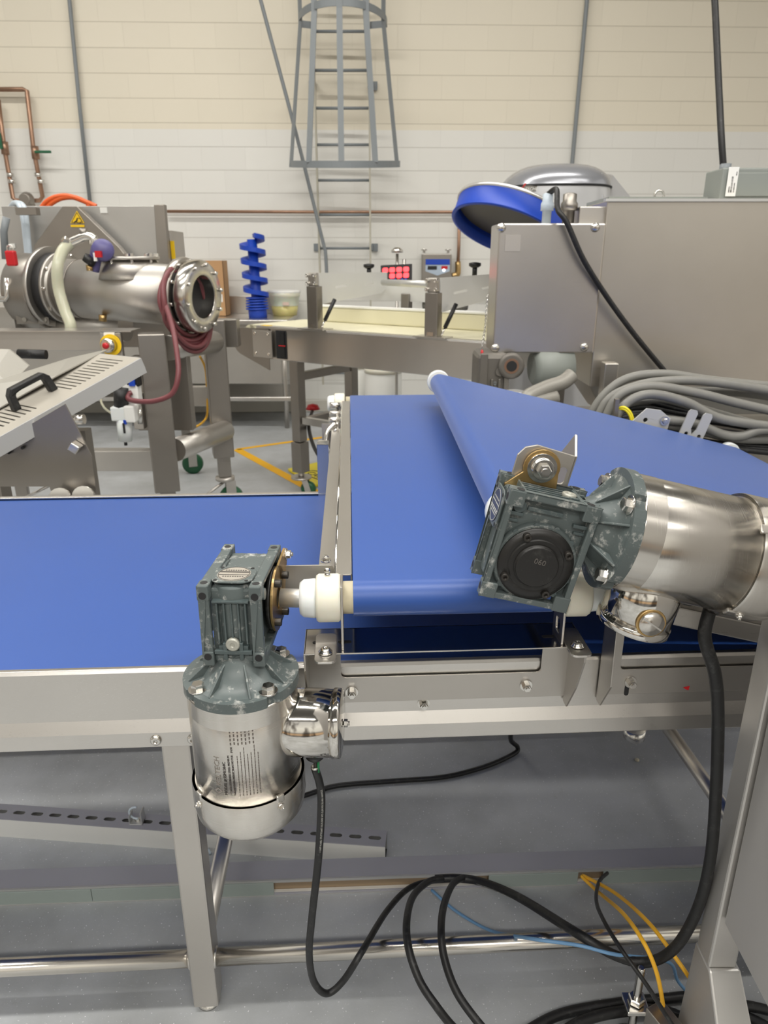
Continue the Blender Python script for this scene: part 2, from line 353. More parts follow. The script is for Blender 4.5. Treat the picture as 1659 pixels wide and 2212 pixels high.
def floor_mat():
    m = bpy.data.materials.new('epoxy_floor'); m.use_nodes = True; n, l = m.node_tree.nodes, m.node_tree.links; b = n['Principled BSDF']
    t = n.new('ShaderNodeTexCoord')
    nz = n.new('ShaderNodeTexNoise'); nz.inputs['Scale'].default_value = 2.2; nz.inputs['Detail'].default_value = 8; nz.inputs['Roughness'].default_value = .62; l.new(t.outputs['Object'], nz.inputs['Vector'])
    rp = n.new('ShaderNodeValToRGB'); rp.color_ramp.elements[0].position = .32; rp.color_ramp.elements[0].color = sr(148, 150, 150); rp.color_ramp.elements[1].position = .62; rp.color_ramp.elements[1].color = sr(178, 181, 184)
    l.new(nz.outputs[0], rp.inputs[0])
    vo = n.new('ShaderNodeTexNoise'); vo.inputs['Scale'].default_value = 190; vo.inputs['Detail'].default_value = 1; l.new(t.outputs['Object'], vo.inputs['Vector'])
    r2 = n.new('ShaderNodeValToRGB'); r2.color_ramp.elements[0].position = .70; r2.color_ramp.elements[1].position = .76; l.new(vo.outputs[0], r2.inputs[0])
    mx = n.new('ShaderNodeMix'); mx.data_type = 'RGBA'; mx.inputs[7].default_value = sr(230, 231, 232); l.new(r2.outputs[0], mx.inputs[0]); l.new(rp.outputs[0], mx.inputs[6])
    n3 = n.new('ShaderNodeTexNoise'); n3.inputs['Scale'].default_value = 9; n3.inputs['Detail'].default_value = 10; n3.inputs['Roughness'].default_value = .75; l.new(t.outputs['Object'], n3.inputs['Vector'])
    r3 = n.new('ShaderNodeValToRGB'); r3.color_ramp.elements[0].position = .63; r3.color_ramp.elements[1].position = .80; l.new(n3.outputs[0], r3.inputs[0])
    mm = n.new('ShaderNodeMath'); mm.operation = 'MULTIPLY'; mm.inputs[1].default_value = .5; l.new(r3.outputs[0], mm.inputs[0])
    m2 = n.new('ShaderNodeMix'); m2.data_type = 'RGBA'; m2.inputs[7].default_value = sr(120, 117, 110); l.new(mm.outputs[0], m2.inputs[0]); l.new(mx.outputs[2], m2.inputs[6])
    l.new(m2.outputs[2], b.inputs['Base Color'])
    mr_ = n.new('ShaderNodeMapRange'); mr_.inputs[3].default_value = .30; mr_.inputs[4].default_value = .5; l.new(nz.outputs[0], mr_.inputs[0]); l.new(mr_.outputs[0], b.inputs['Roughness'])
    bp = n.new('ShaderNodeBump'); bp.inputs['Strength'].default_value = .15; bp.inputs['Distance'].default_value = .001; l.new(vo.outputs[0], bp.inputs['Height']); l.new(bp.outputs[0], b.inputs['Normal'])
    return m
fl = MB().box(-7, 7, -2.4, 8.2, -.1, 0).obj('floor', floor_mat(), kind='structure')
wb = MB(fr((0, WY, 0), (1, WS, 0), (-WS, 1, 0), Z3)).box(-7, 7, 0, .2, 0, 6).obj('wall_back', wall_mat(), kind='structure')
wb.location = (0, 0, 0)
for v in wb.data.vertices: v.co += ROOTS[wb.name]
cl = MB().box(-7, 7, -6, 8.2, 6, 6.1).obj('ceiling', mat('ceiling_deck', sr(150, 148, 142), .8), kind='structure')
bb = MB(fr((0, WY, 0), (1, WS, 0), (-WS, 1, 0), Z3)).box(-7, 7, -.03, -.001, 0.001, .12).obj('baseboard_back', mat('coving', sr(196, 192, 182), .6), kind='structure', bevel=.01)
for i, (fx, fy, fz, L) in enumerate(FIX):
    t = thing('ceiling_light', ['long strip light hung over the near conveyor', 'long strip light hung in front of the block wall', 'long strip light hung behind the viewer', 'short strip light hung at the right side', 'short strip light hung at the left side'][i], 'light', (fx, fy, fz), 'hung strip lights')
    MB().box(fx - L / 2 - .03, fx + L / 2 + .03, fy - .13, fy + .13, fz - .02, fz + .05).obj('housing', white_l, t, .005)
    MB().box(fx - L / 2, fx + L / 2, fy - .11, fy + .11, fz - .045, fz - .021).obj('diffuser', lampm, t)
    b = MB()
    for s_ in (-1, 1): b.cyl((fx + s_ * L * .4, fy, fz + .05), (fx + s_ * L * .4, fy, 6), .006, n=6)
    b.obj('hanger', grey_pt, t)
def wp(x, z, off=.02):
    return Vector((x, WY + WS * x - off, z))
def PW(px, py, off=.02):
    p = P(px, py, Y=WY - off); return P(px, py, Y=WY - off + WS * p.x)
# --- caged ladder ---
LYY = 7.2
t = thing('caged_ladder', 'grey steel wall ladder with a safety cage, centre of the block wall', 'ladder', (-.37, LYY, .1))
xl, xr = -.615, -.13
b = MB()
for i, x in enumerate((xl, xr)):
    b2 = MB().box(x - .008, x + .008, LYY - .03, LYY + .03, .32, 5.6); b2.obj('rail', rail_pt, t)
for k in range(-4, 11):
    z = 1.61 + k * .294
    if z < .4: continue
    MB().cyl((xl, LYY, z), (xr, LYY, z), .0125, n=10).obj('rung', grey_pt, t)
for z in (1.62, 3.0):
    for x, s_ in ((xl, -1), (xr, 1)):
        MB().box(x - .008 + s_ * .012, x + .008 + s_ * .012, LYY - .02, WY, z - .025, z + .025).box(x + s_ * .01, x + s_ * .07, WY - .03, WY - .02, z - .035, z + .035).obj('wall_bracket', grey_pt, t)
def hoop_pts(r, z, n=40, y0=LYY - .04, dp=.62):
    cx = (xl + xr) / 2; pts = []
    for k in range(n + 1):
        a = PI * k / n
        pts.append(Vector((cx + .02 + r * math.cos(a), y0 - dp * r / .36 * math.sin(a) ** .8 if False else y0 - dp * math.sin(a), z)))
    pts = [Vector((xr + .01, LYY, z))] + pts + [Vector((xl - .01, LYY, z))]
    return pts
for r, z, dp in ((.50, 2.33, .66), (.38, 3.42, .55), (.37, 4.5, .55)):
    pts = hoop_pts(r, z, dp=dp); vs, fs = [], []
    if r == .50: pts = [p - Vector((0, 0, .12 * max(0, LYY - .04 - p.y))) for p in pts]
    cx = (xl + xr) / 2
    for p in pts:
        o = (Vector((p.x - cx, p.y - LYY, 0)).normalized()) * .008
        vs += [p + Vector((0, 0, -.027)), p + Vector((0, 0, .027)), p - o + Vector((0, 0, .027)), p - o + Vector((0, 0, -.027))]
    for i in range(len(pts) - 1):
        for k in range(4): fs.append((i * 4 + k, i * 4 + (k + 1) % 4, i * 4 + 4 + (k + 1) % 4, i * 4 + 4 + k))
    MB().add(vs, fs).obj('cage_hoop', grey_pt, t)
for ang in (20, 56, 90, 124, 160):
    a = R(ang); cx = (xl + xr) / 2 + .02
    p0 = Vector((cx + .50 * math.cos(a), LYY - .04 - .66 * math.sin(a), 2.28)); p1 = Vector((cx + .37 * math.cos(a), LYY - .04 - .55 * math.sin(a), 3.38)); p2 = Vector((p1.x, p1.y, 5.2))
    tn = Vector((-math.sin(a), -.45 * math.cos(a), 0)).normalized(); no = Vector((tn.y, -tn.x, 0)) * .004; tn = tn * .024
    vs = []
    for p in (p0, p1, p2): vs += [p - tn - no, p + tn - no, p + tn + no, p - tn + no]
    fs = [(0, 1, 2, 3), (8, 9, 10, 11)] + [(j * 4 + k, j * 4 + (k + 1) % 4, j * 4 + 4 + (k + 1) % 4, j * 4 + 4 + k) for j in range(2) for k in range(4)]
    MB().add(vs, fs).obj('cage_bar', grey_pt, t)
# --- pipes and cords on the wall ---
tag(MB().tube([PW(143, -60, .05), PW(150, 0, .05), PW(171, 220, .05), PW(196, 452, .05)], .017, 10, 0).obj('conduit', grey_pt), 'thin grey conduit running down the wall above the left machine', 'pipe')
tag(MB().tube([P(550, -60, Y=7.0), P(563, 0, Y=7.0), P(640, 290, Y=7.05), P(697, 520, Y=7.1), P(703, 545, Y=7.1), P(706, 600, Y=7.1)], .016, 8, 4).obj('hanging_cord', grey_pt), 'grey cord slanting down across the wall behind the ladder cage', 'cord')
tag(MB().tube([PW(1271, -50, .05), PW(1268, 0, .05), PW(1236, 352, .05), PW(1225, 470, .05)], .019, 10, 0).obj('conduit', grey_pt), 'thin grey conduit on the wall above the silver dome', 'pipe')
tag(MB().tube([P(1538, -80, Y=3.4), P(1544, 0, Y=3.35), P(1551, 150, Y=3.25), P(1558, 290, Y=3.15), P(1563, 366, Y=3.13)], .013, 10, 6).obj('supply_cable', blk), 'dark cable dropping from above into the grey box', 'cable')
tag(MB().tube([PW(358, 456.5, .06), PW(700, 458, .06), PW(1000, 458, .06), PW(1100, 459, .06)], .014, 10, 0).obj('copper_pipe', copper), 'long horizontal copper pipe along the white wall', 'pipe')
t = thing('copper_pipe_loop', 'copper pipe loop with two green levers at upper left of the wall', 'pipe', PW(50, 420))
MB().tube([PW(-60, 193, .08), PW(50, 193, .08), PW(58, 196, .08), PW(72, 320, .08), PW(92, 425, .08), PW(86, 433, .08), PW(60, 434, .08), PW(36, 433, .08), PW(28, 428, .08), PW(8, 310, .08), PW(-4, 215, .08)], .020, 10, 0).obj('pipe', copper, t)
for px, py in ((76, 328), (10, 318)):
    b = MB().cyl(PW(px - 1.5, py - 12, .08), PW(px + 2, py + 16, .08), .034, n=12).obj('valve', copper, t)
    q = PW(px, py, .13); MB().cbox(q + (Vector((.07, 0, 0)) if px > 50 else Vector((-.03, 0, .05))), (.15, .02, .022) if px > 50 else (.025, .02, .13)).obj('lever', greenh, t, .004)
for px, py in ((82, 378), (22, 378), (88, 392), (25, 392)): MB().cyl(PW(px, py - 4, .08), PW(px + 1, py + 4, .08), .032, n=12).obj('fitting', chrome, t)
q = PW(62, 432, .10); MB().lathe([(.05, 0), (.07, .03), (.05, .09)], axis_frame(q, (0, -1, 0)), 16).lathe([(.04, 0), (.04, .1)], axis_frame(q, (.3, -.1, -1)), 12).obj('valve_body', steel_dark, t, .004)
t = thing('gas_pipe', 'brown vertical pipe with a brass elbow right of the steel scale box', 'pipe', PW(990, 590))
MB().tube([PW(992, 468, .07), PW(991, 530, .07), PW(989, 585, .07)], .016, 10, 0).obj('pipe', copper, t)
MB().tube([PW(989, 565, .07), PW(989, 590, .07), PW(984, 594, .07), PW(976, 596, .07)], .028, 10, 3).obj('elbow', brass, t)

# --- counter with things on it ---
CZ = 1.0; CFY, CBY = 6.55, 7.33
t = thing('steel_counter', 'long stainless counter against the wall behind the left machine', 'counter', (-1.9, 6.9, 0))
MB().box(-3.6, -.86, CFY, CBY, CZ - .04, CZ).obj('worktop', steel, t, .008)
MB().box(-3.6, -.86, CBY, CBY + .02, CZ, CZ + .17).obj('backsplash', steel, t, .004)
MB().box(-3.6, -.95, CFY + .08, CFY + .10, .42, CZ - .04).obj('front_panel', steel_bk, t)
MB().box(-3.6, -.86, CFY + .05, CBY, .26, .30).obj('lower_shelf', steel, t, .006)
for x in (-3.5, -2.2, -.92):
    for y in (CFY + .08, CBY - .06): MB().cyl((x, y, 0), (x, y, CZ - .04), .022, n=14).obj('leg', steel_z, t)
q = P(470, 683, z=CZ); bx, by = q.x, q.y
t = thing('cardboard_box', 'tall open brown cardboard box on the counter', 'box', (bx, by, CZ))
hh = .50; MB().box(bx - .13, bx + .085, by, by + .004, CZ, CZ + hh).box(bx - .13, bx + .085, by + .196, by + .2, CZ, CZ + hh).box(bx + .081, bx + .085, by, by + .2, CZ, CZ + hh).box(bx - .13, bx - .126, by, by + .2, CZ, CZ + hh).box(bx - .13, bx + .085, by, by + .2, CZ, CZ + .005).obj('carton', card, t)
MB().box(bx + .03, bx + .06, by - .002, by, CZ + .13, CZ + .20).obj('sticker', white_l, t)
# auger
q = P(553, 688, z=CZ); ax_, ay_ = q.x, q.y + .12
t = thing('plastic_auger', 'blue plastic feed screw standing on end on the counter', 'screw', (ax_, ay_, CZ))
M = Matrix.Translation((ax_, ay_, CZ)) @ Matrix.Rotation(R(-1.5), 4, 'Y')
b = MB(M); b.lathe([(.085, 0), (.085, .09), (.06, .10), (.058, .15), (.048, .18), (.044, .68)], n=24)
b.obj('core', bluep, t)
vs, fs = [], []
n_ = 170; turns = 4.6
for i in range(n_ + 1):
    u = i / n_; a = -2 * PI * turns * u + 2.6; z = .15 + u * .56
    ro = .115 if i > 4 else .09
    for r_, dz in ((.035, -.014), (ro, -.020), (ro, .020), (.035, .014)): vs.append((r_ * math.cos(a), r_ * math.sin(a), z + dz))
for i in range(n_):
    for k in range(4): fs.append((i * 4 + k, i * 4 + (k + 1) % 4, i * 4 + 4 + (k + 1) % 4, i * 4 + 4 + k))
fs += [(0, 1, 2, 3), tuple(n_ * 4 + k for k in range(4))]
MB(M).add(vs, fs, False).obj('flight', bluep, t)
b = MB(M)
for k in range(5): b.lathes([(.07, .07 + k * .024), (.105 - .002 * k, .074 + k * .024), (.105 - .002 * k, .086 + k * .024), (.07, .09 + k * .024)], n=28)
b.obj('thread', bluep, t)
# tub
q = P(616, 681, Y=7.12); tx, ty = q.x, 7.12
t = thing('plastic_tub', 'translucent white tub half full of yellow liquid beside the blue screw', 'tub', (tx, ty, CZ))
M = Matrix.Translation((tx, ty, CZ))
MB(M).lathe([(.115, .001), (.13, .09)], n=28).obj('liquid', oil, t)
MB(M).lathe([(.131, .091), (.142, .17), (.15, .175), (.155, .21), (.147, .215), (.140, .19), (.13, .1)], n=32, caps=False).obj('wall', tubm, t)
MB(M).lathe([(.15, .20), (.165, .225), (.12, .235), (.04, .21), (.0, .205)], n=18).obj('liner', white_l, t)
MB(M).box(.0, .06, -.141, -.137, .10, .13).obj('marking', mat('faint_pink_print', sr(214, 190, 176), .6), t)
q = P(655, 676, z=CZ); M = Matrix.Translation((q.x, q.y + .05, CZ))
t = thing('steel_canister', 'small steel canister at the right end of the counter', 'canister', (q.x, q.y + .05, CZ))
MB(M).lathes([(.038, 0), (.038, .12), (.03, .13)], n=20).obj('body', chrome, t); MB(M).lathes([(.03, .13), (.042, .14), (.04, .165)], n=12).obj('lid', polish, t)
# --- white drums on the floor under conveyor ---
for px, py, r, h, lab in ((828, 868, .16, .62, 'white plastic drum under the cream conveyor, the larger one'), (776, 875, .13, .62, 'white plastic drum under the cream conveyor, left of the larger one')):
    q = P(px, py, Y=6.2 if r > .15 else 6.5); M = Matrix.Translation((q.x, q.y, 0))
    t = thing('plastic_drum', lab, 'drum', (q.x, q.y, 0), 'white drums under the conveyor')
    MB(M).lathe([(r * .93, 0), (r, .04), (r, h - .03), (r * .97, h)], n=32).obj('body', white_l, t)
    MB(M).lathes([(r * 1.04, h - .03), (r * 1.04, h + .01), (r * .9, h + .015)], n=32).obj('lid', white_pl, t)
# --- scale indicator box & red display ---
q0 = PW(912, 548, .16); q1 = PW(973, 640, .16); x0, x1, z1, z0 = q0.x, q1.x, q0.z, q1.z; yy = q0.y
t = thing('scale_indicator', 'steel scale indicator box with a blue and white panel on the wall', 'control box', ((x0 + x1) / 2, yy, z0))
MB().box(x0, x1, yy, yy + .15, z0, z1).obj('housing', steel_dark, t, .008)
xa = x0 + .12 * (x1 - x0); xb = x1 - .06 * (x1 - x0); zt = z1 - .05; zb = z1 - .20
pan = MB().plate([[(xa, zt), (xb, zt), (xb, zb + .04), ((xa + xb) / 2, zb), (xa, zb + .04)]], .003, fr((0, yy - .001, 0), X3, Z3, (0, -1, 0))).obj('face_panel', mat('pale_blue_panel', sr(176, 190, 206), .4), t)
MB().box(xa, xb, yy - .008, yy - .0045, zt - .05, zt).obj('blue_strip', bluep, pan)
MB().box(xa + .02, xa + .11, yy - .007, yy - .0045, zt - .095, zt - .062).obj('screen', dark_in, pan)
MB().box(xb - .08, xb - .02, yy - .007, yy - .0045, zt - .09, zt - .062).obj('red_screen', red, pan)
MB().lathe([(.013, 0), (.013, .004)], axis_frame((xb - .055, yy - .008, zt - .10), (0, -1, 0)), 14).obj('lamp', whiteled, pan)
for px in (916, 968): MB().cyl(PW(px, 546, .12), PW(px, 538, .12), .012, n=8).lathe([(.03, 0), (.03, .012)], axis_frame(PW(px, 541, .12), Z3), 12).obj('mount_foot', chrome, t)
# red LED counter
o = P(825, 577, Y=5.9); u = P(885, 574, Y=5.9) - o; L = u.length
t = thing('led_display', 'black display of glowing red blocks standing behind the cream conveyor', 'display', o)
F = fr(o, u.normalized(), Vector((0, .2, 1)).normalized(), Vector((0, -1, .2)).normalized())
MB(F).box(-.01, L + .02, -.12, .015, -.03, 0).obj('case', dark_in, t, .004)
for r_ in range(2):
    for k in range(4 - r_):
        x = L * (.02 + k * .25 + .25 * r_); MB(F).poly(rrect(x, x + L * .20, -.045 - r_ * .045, -.008 - r_ * .045, .012), .006, M=Matrix.Translation((0, 0, .001))).obj('lit_block', led, t)
for k in range(5): MB(F).box(L * (.3 + k * .13), L * (.38 + k * .13), -.115, -.095, .001, .005).obj('key', bluep if k != 2 else red, t)
q_ = P(858, 580, Y=5.98)
MB().cyl((q_.x, 5.98, 0), P(858, 548, Y=5.98), .012, n=8).cyl(P(873, 590, Y=5.98), P(873, 560, Y=5.98), .014, n=8).obj('stand_tube', steel_z, t)
MB().lathe([(.045, 0), (.045, .02), (.02, .04)], axis_frame(P(858, 546, Y=5.98), Z3), 12).obj('stand_cap', chrome, t)

# ---------------- conveyor with the cream belt ----------------
UD = Vector((.816, -.578, 0)); ND = Vector((.578, .816, 0))
O = P(553, 705, Y=4.72); DZ = O.z
D = fr((O.x, O.y, 0), UD, ND, Z3)
LEN = 1.75; WD = .62
def lxf(px, ly=.0, z=DZ):
    best = min((abs((lambda v: 829.5 + FPX * v.x / (v.y * math.cos(TH) - (v.z - CH) * math.sin(TH)))(D @ Vector((k * .004, ly, z))) - px), k * .004) for k in range(-60, 480))
    return best[1]
t = thing('cream_conveyor', 'steel conveyor with a cream belt and guide rails in the middle distance', 'conveyor', (O.x + .5, O.y, 0))
ZT, ZB = DZ, DZ - .20
MB(D).box(.0, LEN, -.002, .03, ZB, ZT).box(0, LEN, -.002, .06, ZT - .004, ZT + .006).obj('side_rail', steel, t, .006)
MB(D).box(.0, LEN, WD - .03, WD, ZB, ZT).obj('side_rail', steel, t, .006)
b = MB(D); b.box(-.10, LEN, .045, WD - .04, ZT - .02, ZT + .004); b.cyl((-.10, .045, ZT - .05), (-.10, WD - .04, ZT - .05), .054, n=20); b.obj('belt', cream, t)
b = MB(D); b.box(.12, LEN, WD - .12, WD - .10, ZT + .005, ZT + .10); b.obj('belt_wall', cream, t, .01)
b = MB(D); b.box(.10, LEN, WD - .125, WD - .06, ZT + .10, ZT + .115); b.obj('wall_rail', white_l, t, .004)
# end guard
prof = [(.03, ZT - .01)] + [(-.10 + .10 * math.cos(a), ZT - .10 + .09 * math.sin(a)) for a in [PI / 2 + PI * k / 12 * .86 for k in range(13)]] + [(.12, ZB - .07), (.12, ZT - .01)]
MB(D).plate([prof], .005, fr((0, -.012, 0), X3, Z3, (0, -1, 0))).obj('end_guard', steel_dark, t)
MB(D).box(lxf(550), lxf(591), -.026, -.019, ZB + .01, ZT - .02).obj('bearing_plate', steel_bk, t, .002)
for x in (lxf(556), lxf(584)):
    for z in (ZB + .035, ZT - .04): sock(t, D @ Vector((x, -.026, z)), D.to_3x3() @ Vector((0, -1, 0)), .009, .006, chrome)
MB(D).box(lxf(596), lxf(618), -.006, -.003, ZB + .01, ZT - .015).obj('window', dark_in, t)
MB(D).box(lxf(605), lxf(615), -.012, -.007, ZB + .02, ZT - .02).obj('tensioner', blk, t); MB(D).box(lxf(603), lxf(617), -.014, -.012, ZT - .11, ZT - .104).obj('tension_mark', red, t)
MB(D).box(.03, .10, .01, .05, ZT + .0065, ZT + .008).obj('warning_sticker', yel2, t)
# uprights, plates, cross tube
for k, px in enumerate((681, 935)):
    base = P(px, 702 if k == 0 else 718, Y=None, z=ZT); top = P(px, 618 if k == 0 else 632, Y=base.y)
    lx = lxf(px, .02)
    top = P(px, 618 if k == 0 else 632, Y=(D @ Vector((lx, 0, 0))).y)
    MB(D).box(lx - .04, lx + .04, -.005, .05, ZT + .008, top.z).obj('upright', steel_dark, t, .004)
    MB(D).box(lx - .10, lx + .10, -.03, .07, ZT + .0065, ZT + .012).obj('upright_foot', steel, t)
    MB(D).box(lx - .02, lx + .02, -.01, -.006, ZT + .015, ZT + .035).obj('slot_cover', chrome, t)
    MB(D).box(lx - .03, lx + .03, .0, .045, top.z, top.z + .075).obj('clamp_block', steel_z, t, .006)
    for sx in (-.028, .028):
        for sz in (.015, .06): sock(t, D @ Vector((lx + sx, -.001, top.z + sz)), D.to_3x3() @ Vector((0, -1, 0)), .011, .012, chrome)
    A = D @ Vector((lx + .03, .03, top.z + .075))
    E = P(835, 588, Y=A.y + .45) if k == 0 else P(1090, 590, Y=A.y + .28)
    dx = E - A
    pl = [(0, 0), (dx.length, .0), (dx.length, -.10), (dx.length * .9, -.13), (0, -.18)]
    F = fr(A, dx.normalized(), Vector((0, 0, 1)), dx.normalized().cross(Vector((0, 0, 1))))
    MB().plate([pl, slot(dx.length * .3, -.08, .10, .012, .1), slot(dx.length * .72, -.07, .09, .012, .1)], .006, F).obj('guide_plate', guide, t)
    kb = P(797 if k == 0 else 1025, 596 if k == 0 else 596, Y=A.y + .35)
    MB().cyl(kb, kb + Vector((0, 0, .05)), .014, n=12).lathe([(.02, .045), (.035, .055), (.035, .07), (.01, .075)], Matrix.Translation(kb), 14).obj('knob', blk, t)
    q0 = D @ Vector((lx + .07, .03, ZT + .06)); q1 = q0 + Vector((.06, .04, .12))
    MB().cyl(q0, q1, .012, n=10).obj('gas_spring', blk, t)
    MB().cyl(q0 - Vector((.02, .012, .04)), q0, .006, n=8).obj('spring_rod', chrome, t)
MB().cyl(P(828, 610, Y=4.75), P(925, 614, Y=4.3), .02, n=14).obj('cross_tube', alu, t)
b = MB(D)
for lx in (.10, .75):
    MB(D).box(lx - .03, lx + .03, WD - .02, WD + .03, ZT, ZT + .20).obj('upright', steel_dark, t, .004)
MB(D).box(.05, LEN, WD, WD + .01, ZT + .15, ZT + .27).obj('far_guide_plate', guide, t)
MB(D).box(.85, 1.15, WD + .02, WD + .12, ZT + .10, ZT + .19).obj('small_motor', grey_cb, t, .02)
# legs
LX1 = lxf(641, .03, ZB)
for lx, ly in ((LX1, .03), (LX1, WD - .03), (1.45, .03), (1.45, WD - .03)):
    MB(D).box(lx - .035, lx + .035, ly - .035, ly + .035, .38, ZB).obj('leg', steel_dark, t, .004)
    MB(D).box(lx - .042, lx + .042, ly - .042, ly + .042, .17 if ly < .1 else .30, .375).obj('leg_sleeve', steel_dark, t, .004)
    if lx > 1: continue
    c0 = D @ Vector((lx, ly, 0))
    w_ = MB().cyl(c0 + Vector((0, 0, .135)), c0 + Vector((0, 0, .18)), .02, n=12).cyl(c0 + Vector((0, 0, .125)), c0 + Vector((0, 0, .138)), .068, n=24).obj('caster_plate', steel_bk, t)
    for yy_ in (-.03, .036): MB().poly([(0, .13), (.04, .13), (.065, .045), (.03, .035)], .006, fr(c0 + Vector((0, yy_, 0)), X3, Z3, (0, -1, 0))).obj('caster_fork', steel_bk, t)
    MB().lathe([(.03, -.025), (.045, -.022), (.052, -.008), (.052, .008), (.045, .022), (.03, .025)], axis_frame(c0 + Vector((.045, 0, .052)), (.2, 1, 0)), 28).obj('caster_wheel', green, t)
    MB().lathe([(.02, -.028), (.02, .028)], axis_frame(c0 + Vector((.045, 0, .052)), (.2, 1, 0)), 18).obj('wheel_hub', chrome, t)
for z, y0 in ((.80, .03), (.50, .03)):
    MB(D).box(LX1 - .025, LX1 + .025, .05, WD - .05, z - .025, z + .025).obj('crossbar', steel_dark, t, .003)
MB(D).box(LX1 + .05, 1.4, WD - .05, WD - .005, .47, .52).obj('crossbar', steel_dark, t, .003)
MB(D).box(LX1 + .04, LX1 + .5, .01, .055, .50, .545).obj('crossbar', steel, t, .003)

# ---------------- floor marks ----------------
def strip(p, q, w_, name, lab):
    p, q = Vector(p), Vector(q); d = (q - p).normalized(); n_ = Vector((-d.y, d.x, 0)) * w_ / 2
    vs = [p - n_, q - n_, q + n_, p + n_]; vs = [Vector((v.x, v.y, .0012)) for v in vs] + [Vector((v.x, v.y, .002)) for v in vs]
    return tag(MB().add(vs, [(3, 2, 1, 0), (4, 5, 6, 7), (0, 1, 5, 4), (1, 2, 6, 5), (2, 3, 7, 6), (3, 0, 4, 7)]).obj(name, tape), lab, 'tape', 'yellow floor tape')
a0 = P(512, 971, z=0)
strip(a0, P(760, 936, z=0), .055, 'floor_tape', 'thin yellow floor tape running away to the right behind the caster')
strip(a0, P(735, 1092, z=0), .075, 'floor_tape', 'yellow floor tape running diagonally under the green caster')
t = thing('wet_floor_sign', 'yellow caution sign lying flat on the floor by the green caster', 'sign', P(690, 1030, z=0))
c = [P(618, 1016, z=.0), P(668, 1050, z=.0), P(735, 1040, z=0), P(690, 1003, z=0)]
c = [P(622, 1018, z=0), P(678, 1054, z=0), P(745, 1040, z=0), P(690, 1003, z=0)]
vs = [v + Vector((0, 0, .003)) for v in c] + [v + Vector((0, 0, .022)) for v in c]
MB().add(vs, [(3, 2, 1, 0), (4, 5, 6, 7), (0, 1, 5, 4), (1, 2, 6, 5), (2, 3, 7, 6), (3, 0, 4, 7)]).obj('panel', mat('sign_yellow', sr(232, 214, 40), .45), t, .004)
ux = (P(745, 1040, z=.0) - P(678, 1016, z=0)).normalized()
uy = Vector((-ux.y, ux.x, 0))
F = fr(P(660, 1022, z=.0225), ux, uy, Z3)
MB(F).text('CAUTION', .085, .0008).obj('lettering', ink, t)
MB(F).plate([rrect(-.03, .5, -.03, .10, .05), rrect(-.02, .49, -.02, .09, .045)], .001).obj('border', ink, t)
t = thing('foot_switch', 'small red pedal on the floor beyond the conveyor leg with its black cord', 'switch', P(676, 880, Y=4.9))
q = P(676, 884, Y=4.9)
MB().lathe([(.05, 0), (.035, .03), (.0, .04)], Matrix.Translation(q), 16).obj('cap', red, t)
MB().tube([q + Vector((0, -.01, 0)), P(667, 920, Y=4.6), P(678, 965, Y=4.3), P(700, 998, Y=4.1), P(730, 1015, Y=3.9)], .012, 8, 6).obj('cord', blk, t)
# ---------------- conveyor A: the long low one ----------------
RA = R(3.05)
AO = Vector((0, 1.074, 0))
A = Matrix.Translation(AO) @ Matrix.Rotation(RA, 4, 'Z')
AW = .985; AZ = .832
tA = thing('long_belt_conveyor', 'long low conveyor with a wide blue belt crossing the whole picture', 'conveyor', (-.4, 1.5, 0))
x0, x1 = -1.75, 1.9
MB(A).box(x0, x1, .012, AW - .012, AZ - .006, AZ).box(x0, x1, .012, AW - .012, .745, .749).obj('belt', belt, tA)
MB(A).box(x0, x1, .03, AW - .03, .76, AZ - .007).obj('slider_bed', steel_dark, tA)
pr = [(.016, .840), (.004, .842), (0, .836), (0, .742), (-.012, .722), (-.012, .692), (.02, .690), (.02, .694), (-.007, .696), (-.007, .7235), (.005, .744), (.005, .832), (.016, .836)]
FA = A @ fr((x0, 0, 0), Y3, Z3, X3)
MB().poly(pr, x1 - x0, FA).obj('side_rail', steel, tA, .0015)
MB(A @ Matrix.Translation((0, AW, 0)) @ Matrix.Scale(-1, 4, Y3)).poly(pr, x1 - x0, fr((x0, 0, 0), Y3, Z3, X3)).obj('side_rail', steel, tA, .0015)
for lx in (-.375, .905):
    for ly in (.035, AW - .035):
        MB(A).box(lx - .026, lx + .026, ly - .026, ly + .026, .014, .70).obj('leg', steel_z, tA, .004)
        q = A @ Vector((lx, ly, 0))
        b = MB().cyl(q + Vector((0, 0, .022)), q + Vector((0, 0, .085)), .009, n=14).lathe([(.024, .0), (.024, .006), (.016, .012)], Matrix.Translation(q), 24)
        b.hexa(q + Vector((0, 0, .022)), Z3, .016, .010); b.obj('levelling_foot', chrome, tA)
    MB(A).cyl((lx, .05, .155), (lx, AW - .05, .155), .019, n=24).obj('cross_tube', steel_y, tA)
    MB(A).box(lx - .05, lx + .05, .0, .06, .695, .702).obj('leg_plate', steel, tA, .002)
for xa, xb in ((x0, -.401), (-.349, .879), (.931, x1)): MB(A).cyl((xa, .03, .132), (xb, .03, .132), .0175, n=28).obj('stretcher_tube', motor_st, tA)
MB(A).cyl((x0, AW - .03, .132), (x1, AW - .03, .132), .0175, n=24).obj('stretcher_tube', motor_st, tA)
